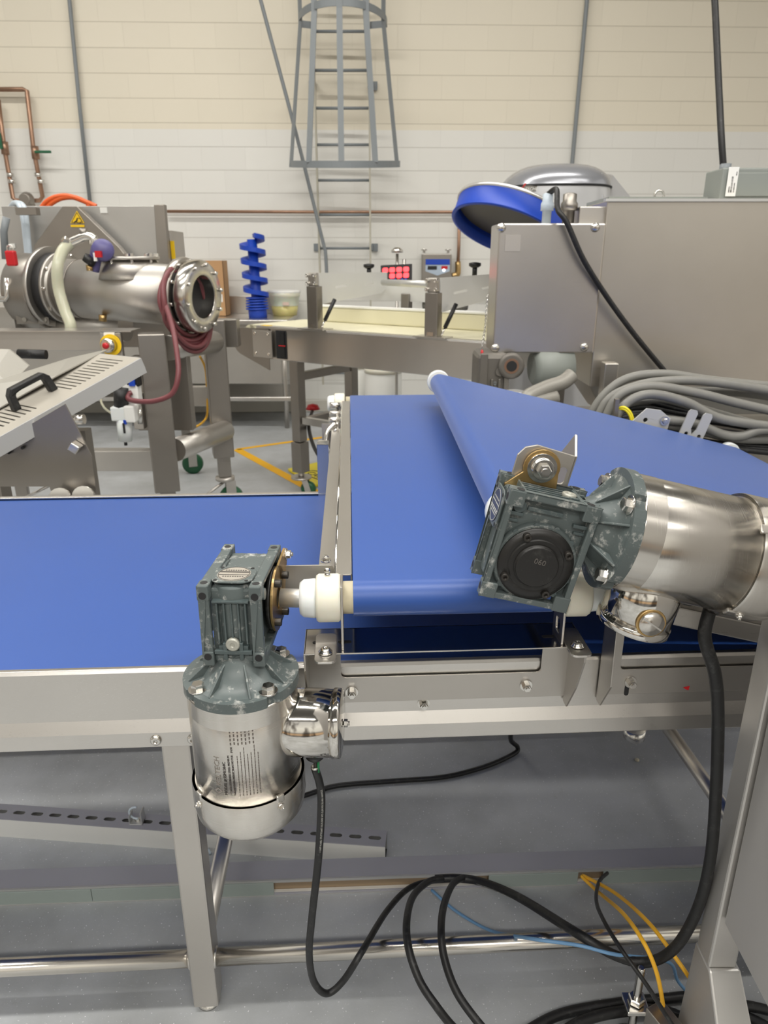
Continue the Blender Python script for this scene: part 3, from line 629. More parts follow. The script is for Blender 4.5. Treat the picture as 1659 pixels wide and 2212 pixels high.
# weld beads where tube meets leg
for lx in (-.401, -.349): MB(A).lathe([(.0185, -.003), (.0215, 0), (.0185, .003)], A.inverted() @ axis_frame(A @ Vector((lx, .03, .132)), A.to_3x3() @ X3), 24).obj('weld', steel_y, tA)
dnA = A.to_3x3() @ Vector((0, -1, 0)); upA = Z3; rtA = A.to_3x3() @ X3
for px in (338, 417):
    p = P(px, 1596, z=.707); lx = (A.inverted() @ p).x
    b = MB().lathe([(.010, 0), (.010, .001), (.0095, .003), (.007, .005), (.0035, .0055), (.0035, .003)], axis_frame(A @ Vector((lx, -.012, .707)), dnA), 24); b.obj('bolt', chrome, tA)
p = P(917, 1530, z=.758); lx = (A.inverted() @ p).x
bolt(tA, A @ Vector((lx, 0, .758)), dnA, .0075, .012)
for px in (1370,): # pad under the rail
    q = P(px, 1586, Y=1.72); MB().lathe([(.02, -.02), (.03, -.01), (.03, .02)], Matrix.Translation(q), 18).obj('frame_cap', chrome, tA)

# ---------------- conveyor B: the narrow cross one ----------------
BZ, BY, BR = .995, 1.02, .030
B = Matrix.Translation((-.049, BY, 0)) @ Matrix.Rotation(R(2.75), 4, 'Z')
BW, BL = .318, 1.655
tB = thing('narrow_belt_conveyor', 'narrow blue belt conveyor running away from the viewer, on brackets over the long one', 'conveyor', (.1, 1.7, AZ))
prof = [(BR * math.cos(a), BR * math.sin(a)) for a in [PI * 1.5 - PI * k / 14 for k in range(15)]]
loop = [(y, BZ + z) for y, z in prof] + [(BL - BR + BR * math.cos(a), BZ + BR * math.sin(a)) for a in [PI / 2 - PI * k / 14 for k in range(15)]]
def loop_mesh(mb, loop, xa, xb, th=.0022, nseg=1):
    n = len(loop); cy = sum(p[0] for p in loop) / n; inner = []
    for i, p in enumerate(loop):
        a, b_ = Vector(loop[i - 1]), Vector(loop[(i + 1) % n]); tdir = (b_ - a).normalized(); no = Vector((tdir.y, -tdir.x)); inner.append((p[0] + no.x * th, p[1] + no.y * th))
    vs, fs = [], []
    for x in (xa, xb):
        vs += [(x, p[0], p[1]) for p in loop] + [(x, p[0], p[1]) for p in inner]
    for i in range(n):
        j = (i + 1) % n
        fs += [(i, j, 2 * n + j, 2 * n + i), (n + i, 3 * n + i, 3 * n + j, n + j), (i, n + i, n + j, j), (2 * n + i, 2 * n + j, 3 * n + j, 3 * n + i)]
    return mb.add(vs, fs, True)
ob = loop_mesh(MB(B), loop, 0, BW).obj('belt', belt, tB)
ob.modifiers.new('es', 'EDGE_SPLIT').split_angle = R(50)
MB(B).box(.006, BW - .006, .04, BL - .06, BZ - .014, BZ + BR - .0035).obj('slider_bed', steel_dark, tB)
for yy in (0, BL - BR):
    MB(B).lathes([(BR - .004, -.016), (BR - .004, BW + .016)], fr((0, yy, BZ), Y3, Z3, X3), 32).obj('roller', ivory, tB)
    MB(B).cyl((-.085, yy, BZ), (BW + .085, yy, BZ), .0125 if yy else .0135, n=24).obj('roller_shaft', motor_st, tB)
def bearing(M, parent, x, y, z, sx, grease=True, zt=.914, plate=True, cup=True):
    """white block bearing with its domed cap; sx = outward direction"""
    F = M @ fr((x, y, z), Y3 * (1), Z3, X3) if sx > 0 else M @ fr((x, y, z), Y3 * -1, Z3, -X3)
    b = MB(F); b.lathe([(.036, -.002), (.0385, .002), (.0385, .032), (.036, .036)], n=40)
    bb_ = b.obj('bearing_housing', white_pl, parent)
    MB(F).lathe([(.031, .036), (.0315, .040), (.0300, .056), (.0255, .062), (.016, .063)], n=36).obj('bearing_cap', white_pl2, bb_)
    if grease:
        MB(F).cyl((0, .036, .018), (0, .044, .018), .0045, n=12).lathe([(.0035, 0), (.005, .003), (.003, .008)], fr((0, .044, .018), X3, Z3, Y3), 12).obj('grease_nipple', chrome, bb_)
    if plate:
        hh_ = z - zt
        MB(F).plate([[(-.026, .03), (-.026, -hh_ - .0), (.026, -hh_ - .0), (.026, .03)], rrect(-.010, .010, -hh_ + .012, -.045, .004)], .004, fr((0, 0, -.006), X3, Y3, Z3)).obj('hanger_plate', steel_z, bb_, .001)
    return bb_
b1 = bearing(B, tB, -.022, 0, BZ, -1); b2 = bearing(B, tB, BW + .022, 0, BZ, 1)
b3 = bearing(B, tB, -.022, BL - BR, BZ, -1, False, plate=False); b4 = bearing(B, tB, BW + .022, BL - BR, BZ, 1, False, plate=False)
# feet of the hangers
for x, bb_, s_ in ((-.040, b1, -1), (BW + .04, b2, 1)):
    F = B @ Matrix.Translation((x - (.004 if s_ < 0 else 0), -.026, .914))
    MB(F).plate([rrect(-.018, .016, -.040, .05, .010), circ(-.001, -.012, .004)], .004).obj('hanger_foot', steel, bb_, .0008)
    p = F @ Vector((-.001, -.012, .005)); b = MB().lathe([(.011, 0), (.011, .0015), (.009, .0025), (.0085, .005), (.006, .0075), (.0028, .008), (.0028, .005)], Matrix.Translation(p), 24); b.obj('bolt', chrome, bb_)
# side rails of B
MB(B).box(-.0035, -.0015, .030, BL - .12, .955, BZ + BR - .002).box(-.030, -.0015, .030, BL - .12, BZ + BR - .006, BZ + BR - .0035).box(-.030, -.0275, .030, BL - .12, .962, BZ + BR - .006).obj('side_rail', steel_y, tB, .0008)
MB(B).box(-.062, -.031, .12, BL - .36, .972, .9745).box(-.0335, -.031, .12, BL - .36, .94, .972).obj('edge_angle', steel_y, tB, .0008)
MB(B).box(BW + .006, BW + .009, .030, BL - .12, .955, BZ + BR - .012).obj('side_rail', steel_y, tB, .0008)
MB(B).cyl((-.0285, .032, BZ + BR - .005), (-.0285, BL - .122, BZ + BR - .005), .0022, n=10).obj('rail_glint_bead', polish, tB)  # thin polished bead added to give the rail ridge its bright highlight
# torque bracket (folded sheet) left of B
F = B @ fr((-.152, .075, .942), X3, Z3, (0, -1, 0))
MB(F).plate([rrect(0, .120, 0, .078, .008)], .003).obj('torque_bracket', steel_bk, tB, .0006)
MB(B @ fr((-.152, .075, .942), (0, -1, 0), Z3, (-1, 0, 0))).plate([[(0, 0), (.0, .078), (.016, .078), (.024, .065), (.024, .03), (.012, 0)]], .003).obj('bracket_lug', steel_bk, tB, .0006)
bolt(tB, B @ Vector((-.115, .075 - .004, .99)), B.to_3x3() @ Vector((0, -1, 0)), .0035, .002, washer=False) if False else None
MB().lathe([(.010, 0), (.009, .004), (.004, .006)], axis_frame(B @ Vector((-.149, .065, .995)), B.to_3x3() @ X3), 20).obj('carriage_bolt_head', chrome, tB)
bolt(tB, B @ Vector((-.045, .085, 1.0225)), Z3, .006, .006); bolt(tB, B @ Vector((-.034, .11, .985)), Z3, .006, .006)
# far left end clips
for k, (y, z, r) in enumerate(((1.56, 1.0, .012), (1.49, .985, .010), (1.40, .98, .012))):
    MB(B).cyl((-.075, y, z), (-.035, y, z), r, n=14).hexa((-.036, y, z), (1, 0, 0), r * 1.1, .008).obj('tension_bolt', chrome, tB)
MB(B).cyl((-.045, 1.26, .97), (-.045, 1.58, .99), .006, n=10).obj('tension_rod', chrome, tB)
MB(B).box(-.095, -.04, 1.30, 1.304, .90, .99).obj('guard_tab', steel_bk, tB); MB(B).box(-.075, -.03, 1.52, 1.524, .89, .99).obj('guard_tab', steel_bk, tB)
MB(B).tube([(-.05, 1.3, .99), (-.075, 1.28, .965), (-.078, 1.26, .93), (-.06, 1.25, .90)], .010, 10, 4).obj('latch_handle', chrome, tB)
bolt(tB, B @ Vector((-.047, 1.25, .975)), Z3, .006, .006)
# far post
F = A @ Matrix.Translation((-.075, AW + .03, 0))
b = MB(B); b.box(-.100, -.066, 1.02, 1.023, AZ, .99).box(-.100, -.097, 1.02, 1.07, AZ, .99).box(-.100, -.066, 1.02, 1.07, .987, .990); b.obj('support_post', polish, tB, .001)

# folded brackets bolted to the rail of A
def bracket(parent, xa, xb, wx0, wx1, zt=.914, gus=(True, True), wz=(.818, .900), depth=.082, zb=.768, bolts=()):
    y = -.0035
    pan = MB(A @ fr((0, y, 0), X3, Z3, (0, -1, 0))).plate([[(xa, zb), (xb, zb), (xb, zt), (xa, zt)], rrect(wx0, wx1, wz[0], wz[1], .008)], .003)
    br = pan.obj('mounting_bracket', steel_bk, parent, .0005)
    MB(A).box(xa, xb, y - depth, y, zt - .003, zt).obj('top_plate', polish_dark, br, .0012)
    for on, x, s_ in ((gus[0], xa, -1), (gus[1], xb, 1)):
        if on: MB(A @ fr((x - (.003 if s_ > 0 else 0), y, 0), (0, -1, 0), Z3, X3)).plate([[(0, zb - .012), (.018, zb - .012), (.055, zb + .05), (depth, zt - .03), (depth, zt), (0, zt)]], .003).obj('gusset', steel_bk, br, .0006)
    for bx_, bz_ in bolts: bolt(br, A @ Vector((bx_, y - .0035, bz_)), dnA, .0075, .012)
    return br
polish_dark = mat('smooth_steel_plate', (.50, .48, .45, 1), .16, 1, var=.06, bump=.02)
lxp = lambda px, py, z: (A.inverted() @ P(px, py, z=z)).x
br1 = bracket(tB, lxp(668, 1512, .768), lxp(1224, 1508, .768), lxp(737, 1452, .818), lxp(1166, 1448, .818), bolts=((lxp(760, 1492, .790), .790), (lxp(1137, 1482, .793), .793)))
for x in (lxp(690, 1385, .914), lxp(745, 1380, .914), lxp(1180, 1367, .914)):
    MB(A).plate([slot(x, -.05, .022, .008)], .0004, fr((0, 0, .9142), X3, Y3, Z3)).obj('slot_hole', dark_in, br1)

# ---------------- conveyor C: the wide sloping one ----------------
CY0, CLEN = 1.135, 1.285
GA = R(13.2)
CX, CZC, CR = .205, 1.108, .030
Cm = Matrix.Translation((CX, CY0, CZC)) @ Matrix.Rotation(R(.8), 4, 'Z') @ Matrix.Rotation(GA, 4, 'Y')
CLX = 1.075
tC = thing('sloping_belt_conveyor', 'wide sloping blue belt conveyor at the right, its head over the narrow one', 'conveyor', (.7, 1.7, .9))
loop = [(CR * math.cos(a), CR * math.sin(a)) for a in [PI * 1.5 - PI * k / 14 for k in range(15)]] + [(.45, CR - .001), (.80, CR - .006)] + [(CLX + CR * math.cos(a), -.012 + CR * math.sin(a)) for a in [PI / 2 - PI * k / 14 for k in range(15)]]
loopC = loop
Mt = Cm @ Matrix(((0, 1, 0, 0), (1, 0, 0, 0), (0, 0, 1, 0), (0, 0, 0, 1)))
ob = loop_mesh(MB(Mt), loopC, 0, CLEN).obj('belt', belt, tC); ob.modifiers.new('es', 'EDGE_SPLIT').split_angle = R(50)
MB(Cm).box(.04, CLX - .04, .01, CLEN - .01, -.018, .018).obj('slider_bed', steel_dark, tC)
for lx, lz in ((0, 0), (CLX, -.012)):
    MB(Cm).cyl((lx, -.014, lz), (lx, CLEN + .012, lz), CR - .004, n=32).obj('roller', ivory, tC)
    MB(Cm).cyl((lx, -.10 if lx == 0 else -.03, lz), (lx, CLEN + .05, lz), .0125, n=20).obj('roller_shaft', motor_st, tC)
    for yy, s_ in ((-.02, -1), (CLEN + .018, 1)):
        F = Cm @ fr((lx, yy, lz), X3, Z3 * s_ * -1, Vector((0, s_, 0)))
        b = MB(F); b.lathe([(.036, -.002), (.0385, .003), (.0385, .022), (.034, .026), (.026, .027), (.024, .012), (.0, .012)], n=36)
        b.obj('bearing_housing', white_pl2, tC)
for yy in (-.012, CLEN + .010):
    MB(Cm).box(.05, .76, yy - .002, yy + .002, -.085, .018).box(.76, CLX - .05, yy - .002, yy + .002, -.02, .018).box(.05, .76, yy - .002, yy + .016 if yy < 0 else yy + .002, -.088, -.085).obj('side_rail', steel, tC, .0008)
MB(Cm).box(.25, .62, -.06, -.016, -.125, -.09).obj('frame_tube', steel, tC, .003)
MB(Cm).box(.05, .95, -.075, -.015, .004, .0065).obj('edge_plate', steel, tC, .0008)
for lx in (.25, .55):
    MB(Cm).box(lx, lx + .05, .0, CLEN, -.13, -.088).obj('cross_member', steel_dark, tC, .003)
for px in (1280,):
    x = lxp(1283, 1530, .768)
br2 = bracket(tC, lxp(1297, 1513, .768), lxp(1297, 1513, .768) + .52, lxp(1343, 1452, .818), lxp(1297, 1513, .768) + .48, zt=.985, wz=(.818, .97), gus=(True, True), depth=.05, bolts=((lxp(1366, 1479, .793), .793),))
MB(A @ fr((0, -.0068, 0), X3, Z3, (0, -1, 0))).plate([slot(lxp(1360, 1497, .779), .776, .022, .008, PI / 2)], .0006).obj('slot_hole', dark_in, br2)
MB(A @ fr((lxp(1487, 1500, .778), -.0068, .778), X3, Z3, (0, -1, 0))).poly([(0, 0), (.012, .003), (.011, -.006), (.006, -.004)], .0005).obj('red_mark', red, br2)
# hinge tabs on the far edge of C
q = P(1400, 905, Y=2.46)
F = Cm @ fr(Cm.inverted() @ q, X3, Z3, (0, -1, 0))
b = MB(F).plate([[(-.08, -.06), (-.02, .035), (.03, .04), (.075, .02), (.08, -.06)], circ(-.01, -.005, .008), circ(.05, .01, .008)], .006); b.obj('hinge_plate', tabm, tC, .001)
bolt(tC, q + Vector((.055, -.01, -.005)), (0, -1, 0), .011, .008)
q = P(1490, 925, Y=2.46)
F = fr(q, Vector((.97, 0, -.24)), Vector((.24, 0, .97)), (0, -1, 0))
MB(F).plate([[(-.035, -.07), (-.028, .055), (-.022, .065), (.0, .065), (.006, .055), (.002, .0), (.012, -.02), (.022, .0), (.026, .055), (.033, .065), (.055, .065), (.060, .055), (.055, -.07)], circ(-.008, -.02, .007), circ(.040, -.02, .007)], .006).obj('fork_tab', tabm, tC, .001)
MB(F).box(-.045, .06, -.08, -.045, -.002, .014).obj('tab_clamp', tabm, tC, .003)

# ---------------- gear motors ----------------
motor_sx = mat('turned_steel_fine', (.70, .67, .62, 1), .24, 1, brush='tx', bump=.004, var=.04, aniso='X')
def gearbox(t, F, capside):
    """F: x = motor direction, y = towards the worm side, z = output axis towards the viewer cap; origin = output centre"""
    hx, y0, y1, hz = .064, -.062, .098, .046
    b = MB(F)
    # core
    b.box(-hx + .008, hx - .004, y0 + .012, y1 - .012, -hz + .012, hz - .014)
    b.lathe([(.030, -hx + .004), (.030, hx)], F.inverted() @ F @ fr((0, .062, 0), Y3, Z3, X3), 28)
    gb = b.obj('gearbox_housing', cast, t, .004)
    # frame bars along the edges of the housing, with corner pads
    for z in (-hz, hz - .016):
        b = MB(F)
        w_ = .0088
        b.box(-hx, hx, y1 - w_, y1, z, z + .016); b.box(-hx, hx, y0, y0 + w_, z, z + .016)
        b.box(-hx, -hx + w_, y0, y1, z, z + .016); b.box(hx - w_, hx, y0, y1, z, z + .016)
        for sx in (-1, 1):
            for yy in (y0, y1):
                xx = sx * hx; ys = (yy, yy - .022) if yy > 0 else (yy + .022, yy)
                b.box(min(xx, xx - sx * .022) - (.0015 if sx < 0 else 0), max(xx, xx - sx * .022) + (.0015 if sx > 0 else 0), ys[1] - .0015 if yy < 0 else ys[1], ys[0] + (.0015 if yy > 0 else 0), z - .0008, z + .0168)
        b.obj('frame_bar', cast, gb, .0018)
        # bolt holes on the corner pads
        for sx in (-1, 1):
            for yy, s_ in ((y1 + .0016, 1), (y0 - .0016, -1)):
                MB(F).lathe([(.0056, 0), (.0056, .0006)], fr((sx * (hx - .014), yy, z + .008), X3, Z3, Y3), 16).obj('bolt_hole', dark_in, gb)
                MB(F).lathe([(.0056, 0), (.0056, .0006)], fr((sx * (hx + .0016), yy - s_ * .013, z + .008), Y3, Z3, X3), 16).obj('bolt_hole', dark_in, gb)
    # fins on worm side face (y1) and on the far face (y0), and the end
    b = MB(F)
    for k in range(5):
        z = -.0215 + k * .0105; b.box(-.036, .030, y1 - .016, y1 - .003, z - .0013, z + .0013)
    b.box(-.040, -.037, y1 - .016, y1 - .002, -.027, .027)
    for k in range(4):
        z = -.018 + k * .012; MB(F).box(-.05, .04, y0 - .0, y0 + .014, z - .0013, z + .0013).obj('fin', cast_clean, gb, .0005)
    b.box(.034, .050, y1 - .014, y1 - .004, -.022, .022); b.box(.040, .046, y1 - .006, y1, -.028, .028)
    for z in (-.012, .012): b.box(.028, .056, y1 - .014, y1 - .001, z - .003, z + .003)
    # ribs of side faces
    for sz in (-1, 1):
        z0_, z1_ = (hz - .016, hz - .008) if sz > 0 else (-hz + .008, -hz + .016)
        b.box(-.032, .018, y1 - .026, y1 - .020, z0_ - .004, z1_ - .001)
        for sx in (-1, 1): b.box(sx * .046 - .010, sx * .046 + .010, y1 - .036, y1 - .031, z0_, z1_); b.box(sx * .048 - .008, sx * .048 + .008, y1 - .046, y1 - .042, z0_, z1_ - .002)
        b.cyl((-.044, y1 - .022, z0_ - .01), (-.044, y1 - .022, z1_), .009, n=18)
    b.obj('cooling_fins', cast_clean, gb, .0006)
    # nameplate end (away from motor)
    b = MB(F); G = fr((-hx - .001, .060, 0), Z3, Y3, -X3)
    b.plate([circ(0, 0, .0305, 40) if False else [(p[0] * (1.1 if abs(p[0]) > .9 else 1), p[1]) for p in rrect(-.031, .031, -.028, .028, .016)]], .0025, G).obj('end_cover', cast, gb, .0008)
    b = MB(F); b.lathe([(.0245, .0025), (.0245, .0034)], G, 40); npl = b.obj('nameplate', mat_np if capside else mat_np2, gb)
    b = MB(F)
    for yy, hgt in ((.004, .0006), (-.0045, .0006), (-.0075, .0006)): b.box(-.022, .022, yy - .0007, yy + .0007, .0035, .0037, G)
    for yy in (.010, -.0115):
        for k in range(9): b.box(-.016 + k * .0036, -.0138 + k * .0036, yy - .001, yy + .001, .0035, .0037, G)
    b.plate([circ(0, 0, .0235, 40), circ(0, 0, .0228, 40)], .0003, G @ Matrix.Translation((0, 0, .0035))); b.obj('plate_print', ink if capside else wink, npl)
    h = MB(F)
    for a in (45, 135, 225, 315): h.lathe([(.0028, .0026), (.0028, .0031)], G @ Matrix.Translation((.034 * math.cos(R(a)) * .95, .031 * math.sin(R(a)) * 1.0, 0)), 12)
    h.obj('screw_hole', dark_in, gb)
    # plug
    MB(F).lathes([(.0105, 0), (.0105, .006), (.0085, .0075), (.004, .0075), (.003, .005)], fr((.030, y1 - .006, .0), X3, Z3, Y3), 24).obj('filler_plug', mat_plug, gb)
    MB(F).lathes([(.011, 0), (.011, .012), (.0065, .012), (.0065, .004)], fr((-.03, y0 - .002, .0), X3, Z3, -Y3), 24).obj('boss', cast, gb)
    # output flange ring + black cap on the free side
    G = fr((0, 0, hz - .014), X3, Y3, Z3)
    MB(F).lathes([(.0595, -.006), (.0595, .006), (.056, .010), (.030, .010)], G, 56).obj('output_ring', cast, gb)
    b = MB(F)
    for k in range(12):
        a = 2 * PI * (k + .5) / 12; b.lathe([(.0042, 0), (.0042, .0016)], G @ Matrix.Translation((.0565 * math.cos(a), .0565 * math.sin(a), .008)), 12)
    b.obj('ring_boss', cast_clean, gb)
    MB(F).lathes([(.0535, .009), (.0535, .0135), (.0395, .0155), (.0385, .0150), (.0375, .0178), (.0320, .0178), (.0305, .0165), (.0300, .0225), (.0285, .0238), (.0, .0238)], G, 64).obj('shaft_cover', black_c, gb)
    MB(F).text('060', .0115, .0005, M=G @ Matrix.Translation((.001, .005, .0240)) @ Matrix.Rotation(R(168 if False else -4), 4, 'Z'), align='CENTER').obj('moulded_number', mat_num, gb)
    Fz = F.to_3x3() @ Z3
    for k in range(4):
        a = R(33 + 90 * k); sock(gb, F @ G @ Vector((.0460 * math.cos(a), .0460 * math.sin(a), .0135)), Fz, .0058, .009)
    return gb
mat_np = mat('worn_nameplate', sr(184, 178, 168), .4, .5, var=.1, vscale=60)
mat_np2 = mat('blue_nameplate', sr(72, 80, 104), .35, .4, var=.2, vscale=60)
mat_plug = mat('zinc_plug', sr(176, 176, 166), .4, .4, var=.12, vscale=90)
mat_num = mat('moulded_number', sr(92, 88, 84), .4, 0)
def motor(t, F, L0, jb, text=False, jl=.158):
    """F: z = along the motor away from the gearbox, origin = flange plane centre on the motor axis; jb = direction angle of the junction box"""
    # adapter cone with ribs
    MB(F).lathe([(.034, -.062), (.040, -.050), (.058, -.024), (.074, -.020), (.080, -.018)], n=64, caps=False).obj('adapter_cone', cast, t)
    b = MB(F)
    prof = []
    n = 96
    R_, r_ = .0885, .034
    def rad(a):
        q = (a - PI / 4) % (PI / 2); q = min(q, PI / 2 - q)
        return R_ - (.006 if q < .10 else 0)
    out = [(rad(2 * PI * k / n) * math.cos(2 * PI * k / n), rad(2 * PI * k / n) * math.sin(2 * PI * k / n)) for k in range(n)]
    b.plate([out], .017, Matrix.Translation((0, 0, -.019))); fo = b.obj('adapter_flange', cast, t, .0035)
    for k in range(8):
        a = R(22.5 + 45 * k); b = MB(F)
        b.poly([(.034, -.055), (.044, -.050), (.080, -.020), (.080, -.018), (.034, -.018)], .0032, Matrix.Rotation(a, 4, 'Z') @ fr((0, .0016, 0), X3, Z3, (0, -1, 0)))
        b.obj('cone_rib', cast, t, .0008)
    b = MB(F); b.box(-.030, .030, -.030, .030, -.066, -.052); b.obj('adapter_neck', cast, t, .004)
    for k in range(4):
        a = R(45 + 90 * k); p = F @ Vector((.0745 * math.cos(a), .0745 * math.sin(a), -.0195)); bolt(t, p, F.to_3x3() @ Vector((0, 0, -1)), .0098, .010, stud=False)
    body = MB(F).lathes([(.0825, -.002), (.0845, 0), (.0845, L0)], n=96)
    mo = body.obj('motor_shell', motor_sz if text else motor_sx, t)
    MB(F).lathe([(.0852, .0), (.0852, .030)], n=96, caps=False).obj('shell_band', motor_sz if text else motor_sx, mo)
    MB(F).lathe([(.0905, L0 - .012), (.0915, L0 - .008), (.0915, L0 + .028), (.088, L0 + .048), (.076, L0 + .064), (.055, L0 + .072), (.0, L0 + .076)], n=96).lathe([(.0905, L0 - .012), (.086, L0 - .012), (.086, L0)], n=96, caps=False).obj('fan_cover', motor_sz if text else motor_sx, t)
    for k in range(4):
        a = R(45 + 90 * k); rd = F.to_3x3() @ Vector((math.cos(a), math.sin(a), 0)); bolt(t, F @ Vector((.0915 * math.cos(a), .0915 * math.sin(a), L0 + .004)), rd, .0042, .004)
        MB(F @ Matrix.Rotation(a, 4, 'Z')).box(.0855, .0922, -.007, .007, L0 - .018, L0 - .004).obj('cover_lug', motor_sx, t, .002)
    # junction box
    J = F @ Matrix.Rotation(jb, 4, 'Z') @ fr((0, 0, L0 * .40), (0, 1, 0), (0, 0, 1), (1, 0, 0))
    MB(J).lathe([(.050, .045), (.0535, .085), (.0535, jl)], n=56).obj('terminal_box', polish, t)
    MB(J).lathe([(.052, jl - .0095), (.0548, jl - .008), (.0548, jl + .004), (.052, jl + .0055), (.0, jl + .0075)], n=56).obj('terminal_box_lid', polish, t)
    bolt(t, J @ Vector((0, 0, jl + .0075)), J.to_3x3() @ Z3, .0065, .006, washer=False)
    return J

# motor 1, hanging down
g1 = Vector((-.219, BY, BZ))
G1 = fr(g1, (0, 0, -1), (-.045, -.999, 0), (-.999, .045, 0))
t1 = thing('gear_motor', 'steel gear motor hanging down left of the narrow conveyor, green-grey gearbox on top', 'motor', (-.222, .97, .62), 'steel gear motors')
gb1 = gearbox(t1, G1, True)
M1 = fr(G1 @ Vector((.116, .062, 0)), (.999, -.045, 0), (-.045, -.999, 0), (0, 0, -1))
JJ1 = motor(t1, M1, .178, 0, True, .150)
# zinc plate on the load side, with bolts and arm
Z1 = -.045
MB(G1).plate([circ(0, 0, .052, 48), circ(0, 0, .018, 24)], .004, fr((0, 0, Z1 - .007), X3, Y3, Z3)).poly([(-.050, -.01), (-.056, -.072), (-.048, -.084), (-.034, -.086), (.03, -.042)], .004, fr((0, 0, Z1 - .007), X3, Y3, Z3)).obj('torque_arm', brass, t1, .0006)
MB(G1).lathes([(.05, Z1 + .004), (.05, Z1 - .002), (.035, Z1 - .002), (.035, Z1 - .004)], n=40).obj('output_flange', black_c, gb1)
for k in range(4):
    a = R(45 + 90 * k + 12); sock(t1, G1 @ Vector((.043 * math.cos(a), .043 * math.sin(a), Z1 - .007)), G1.to_3x3() @ Vector((0, 0, -1)), .0062, .010)
MB(G1).cyl((0, 0, Z1 - .01), (0, 0, Z1 - .078), .0150, n=28).obj('output_shaft', alu, t1)
bolt(t1, G1 @ Vector((-.044, -.074, Z1 - .007)), G1.to_3x3() @ Vector((0, 0, -1)), .007, .008)
# cable gland
gl1 = JJ1 @ Vector((0, 0, .110)); gd = Vector((0, 0, -1)); ge = gl1 + gd * .0535
t1g = MB().lathe([(.018, 0), (.0185, .006), (.015, .014), (.009, .020)], axis_frame(ge - gd * .002, gd), 24); t1g.obj('cable_gland', blk, t1)
# etched lettering wrapped on the shell
def wrap(cx, cz, rot=0):
    def fn(co):
        x_, y_ = co.x, co.y
        th = (cx + y_) / .0846
        r_ = .0847 + co.z
        return Vector((math.sin(th) * r_, math.cos(th) * r_, cz - x_))
    return fn
Lr = MB(M1)
zb_ = .146
for txt, sz, off in (('MODEL # SSM1364C', .0068, .0), ('3-PHASE STAINLESS STEEL PREMIUM', .0046, .0072), ('WASHDOWN INDUCTION MOTOR - IP69K', .0046, .0130)):
    f0 = wrap(.000 - .012 + off + .0, zb_)
    Lr.text(txt, sz, .0001, fn=lambda co, f0=f0: f0(Vector((co.x, -co.y, co.z))))
Lr.obj('etched_lettering', ink, t1)
Lr = MB(M1)
for k in range(7):
    off = .0185 + k * .0052; xx = 0
    while xx < .072 + (k % 3) * .006:
        wd = random.uniform(.002, .006)
        Lr.text('-', .0001, .0001) if False else None
        th0, th1 = (-.012 + off) / .0846, (-.012 + off + .0013) / .0846
        vs = [Vector((math.sin(th) * .0848, math.cos(th) * .0848, zb_ - x_)) for th, x_ in ((th0, xx), (th1, xx), (th1, xx + wd), (th0, xx + wd))]
        Lr.add(vs, [(0, 1, 2, 3)]); xx += wd + .0014
for k in range(7):
    for j in range(4):
        th0 = (-.012 + .010 + k * .0056) / .0846; th1 = th0 + .0020 / .0846; xx = .092 + j * .007 + (k % 2) * .001
        vs = [Vector((math.sin(th) * .0848, math.cos(th) * .0848, zb_ - x_)) for th, x_ in ((th0, xx), (th1, xx), (th1, xx + .0045), (th0, xx + .0045))]
        Lr.add(vs, [(0, 1, 2, 3)])
Lr.obj('etched_small_print', print_g, t1)
Lr = MB(M1); f0 = wrap(-.022, zb_ - .014)
Lr.text('KELTECH', .013, .0001, fn=lambda co, f0=f0: f0(Vector((co.x, -co.y, co.z))))
f1 = wrap(-.027, zb_ - .005)
Lr.add([f1(Vector((x_, y_, .0001))) for x_, y_ in ((-.006, 0), (0, .007), (.006, 0), (.003, 0), (0, .0035), (-.003, 0), (0, -.007), (0, -.0035))], [(0, 1, 4, 5), (1, 2, 3, 4), (0, 5, 7, 6), (6, 7, 3, 2)])
Lr.obj('etched_logo', mat('pale_etching', (.36, .33, .30, 1), .45, .8), t1)

# motor 2, beside the sloping conveyor
mdir = Vector((math.cos(GA), .014, -math.sin(GA))); tdir = Vector((math.sin(GA), 0, math.cos(GA)))
adir = mdir.cross(tdir).normalized()
g2 = Vector((.211, .955, 1.100))
G2 = fr(g2, mdir, tdir, adir) if adir.y < 0 else fr(g2, mdir, tdir, -adir)
HAND = adir.y < 0
t2 = thing('gear_motor', 'steel gear motor lying on its side, black round cover facing out, beside the sloping conveyor', 'motor', (.35, .95, 1.0), 'steel gear motors')
gb2 = gearbox(t2, G2, False)
M2 = fr(G2 @ Vector((.116, .062, 0)), tdir, (0, -1, 0), mdir)
JJ2 = motor(t2, M2, .178, PI, False, .136)
MB(G2).plate([[(-.056, .08), (.018, .08), (.018, .095)] + circ(-.012, .120, .027, 14, R(-10), R(205)) + [(-.058, .086)]], .004, fr((0, 0, -.030), X3, Y3, Z3)).obj('torque_arm', brass, t2, .0008)
pb = G2 @ Vector((-.012, .120, -.026)); dz = G2.to_3x3() @ Z3
MB().lathes([(.0215, 0), (.0215, .003), (.016, .003), (.016, .010), (.013, .012)], axis_frame(pb, dz), 32).obj('rubber_bush', chrome, t2)
bolt(t2, pb + dz * .010, dz, .0105, .009)
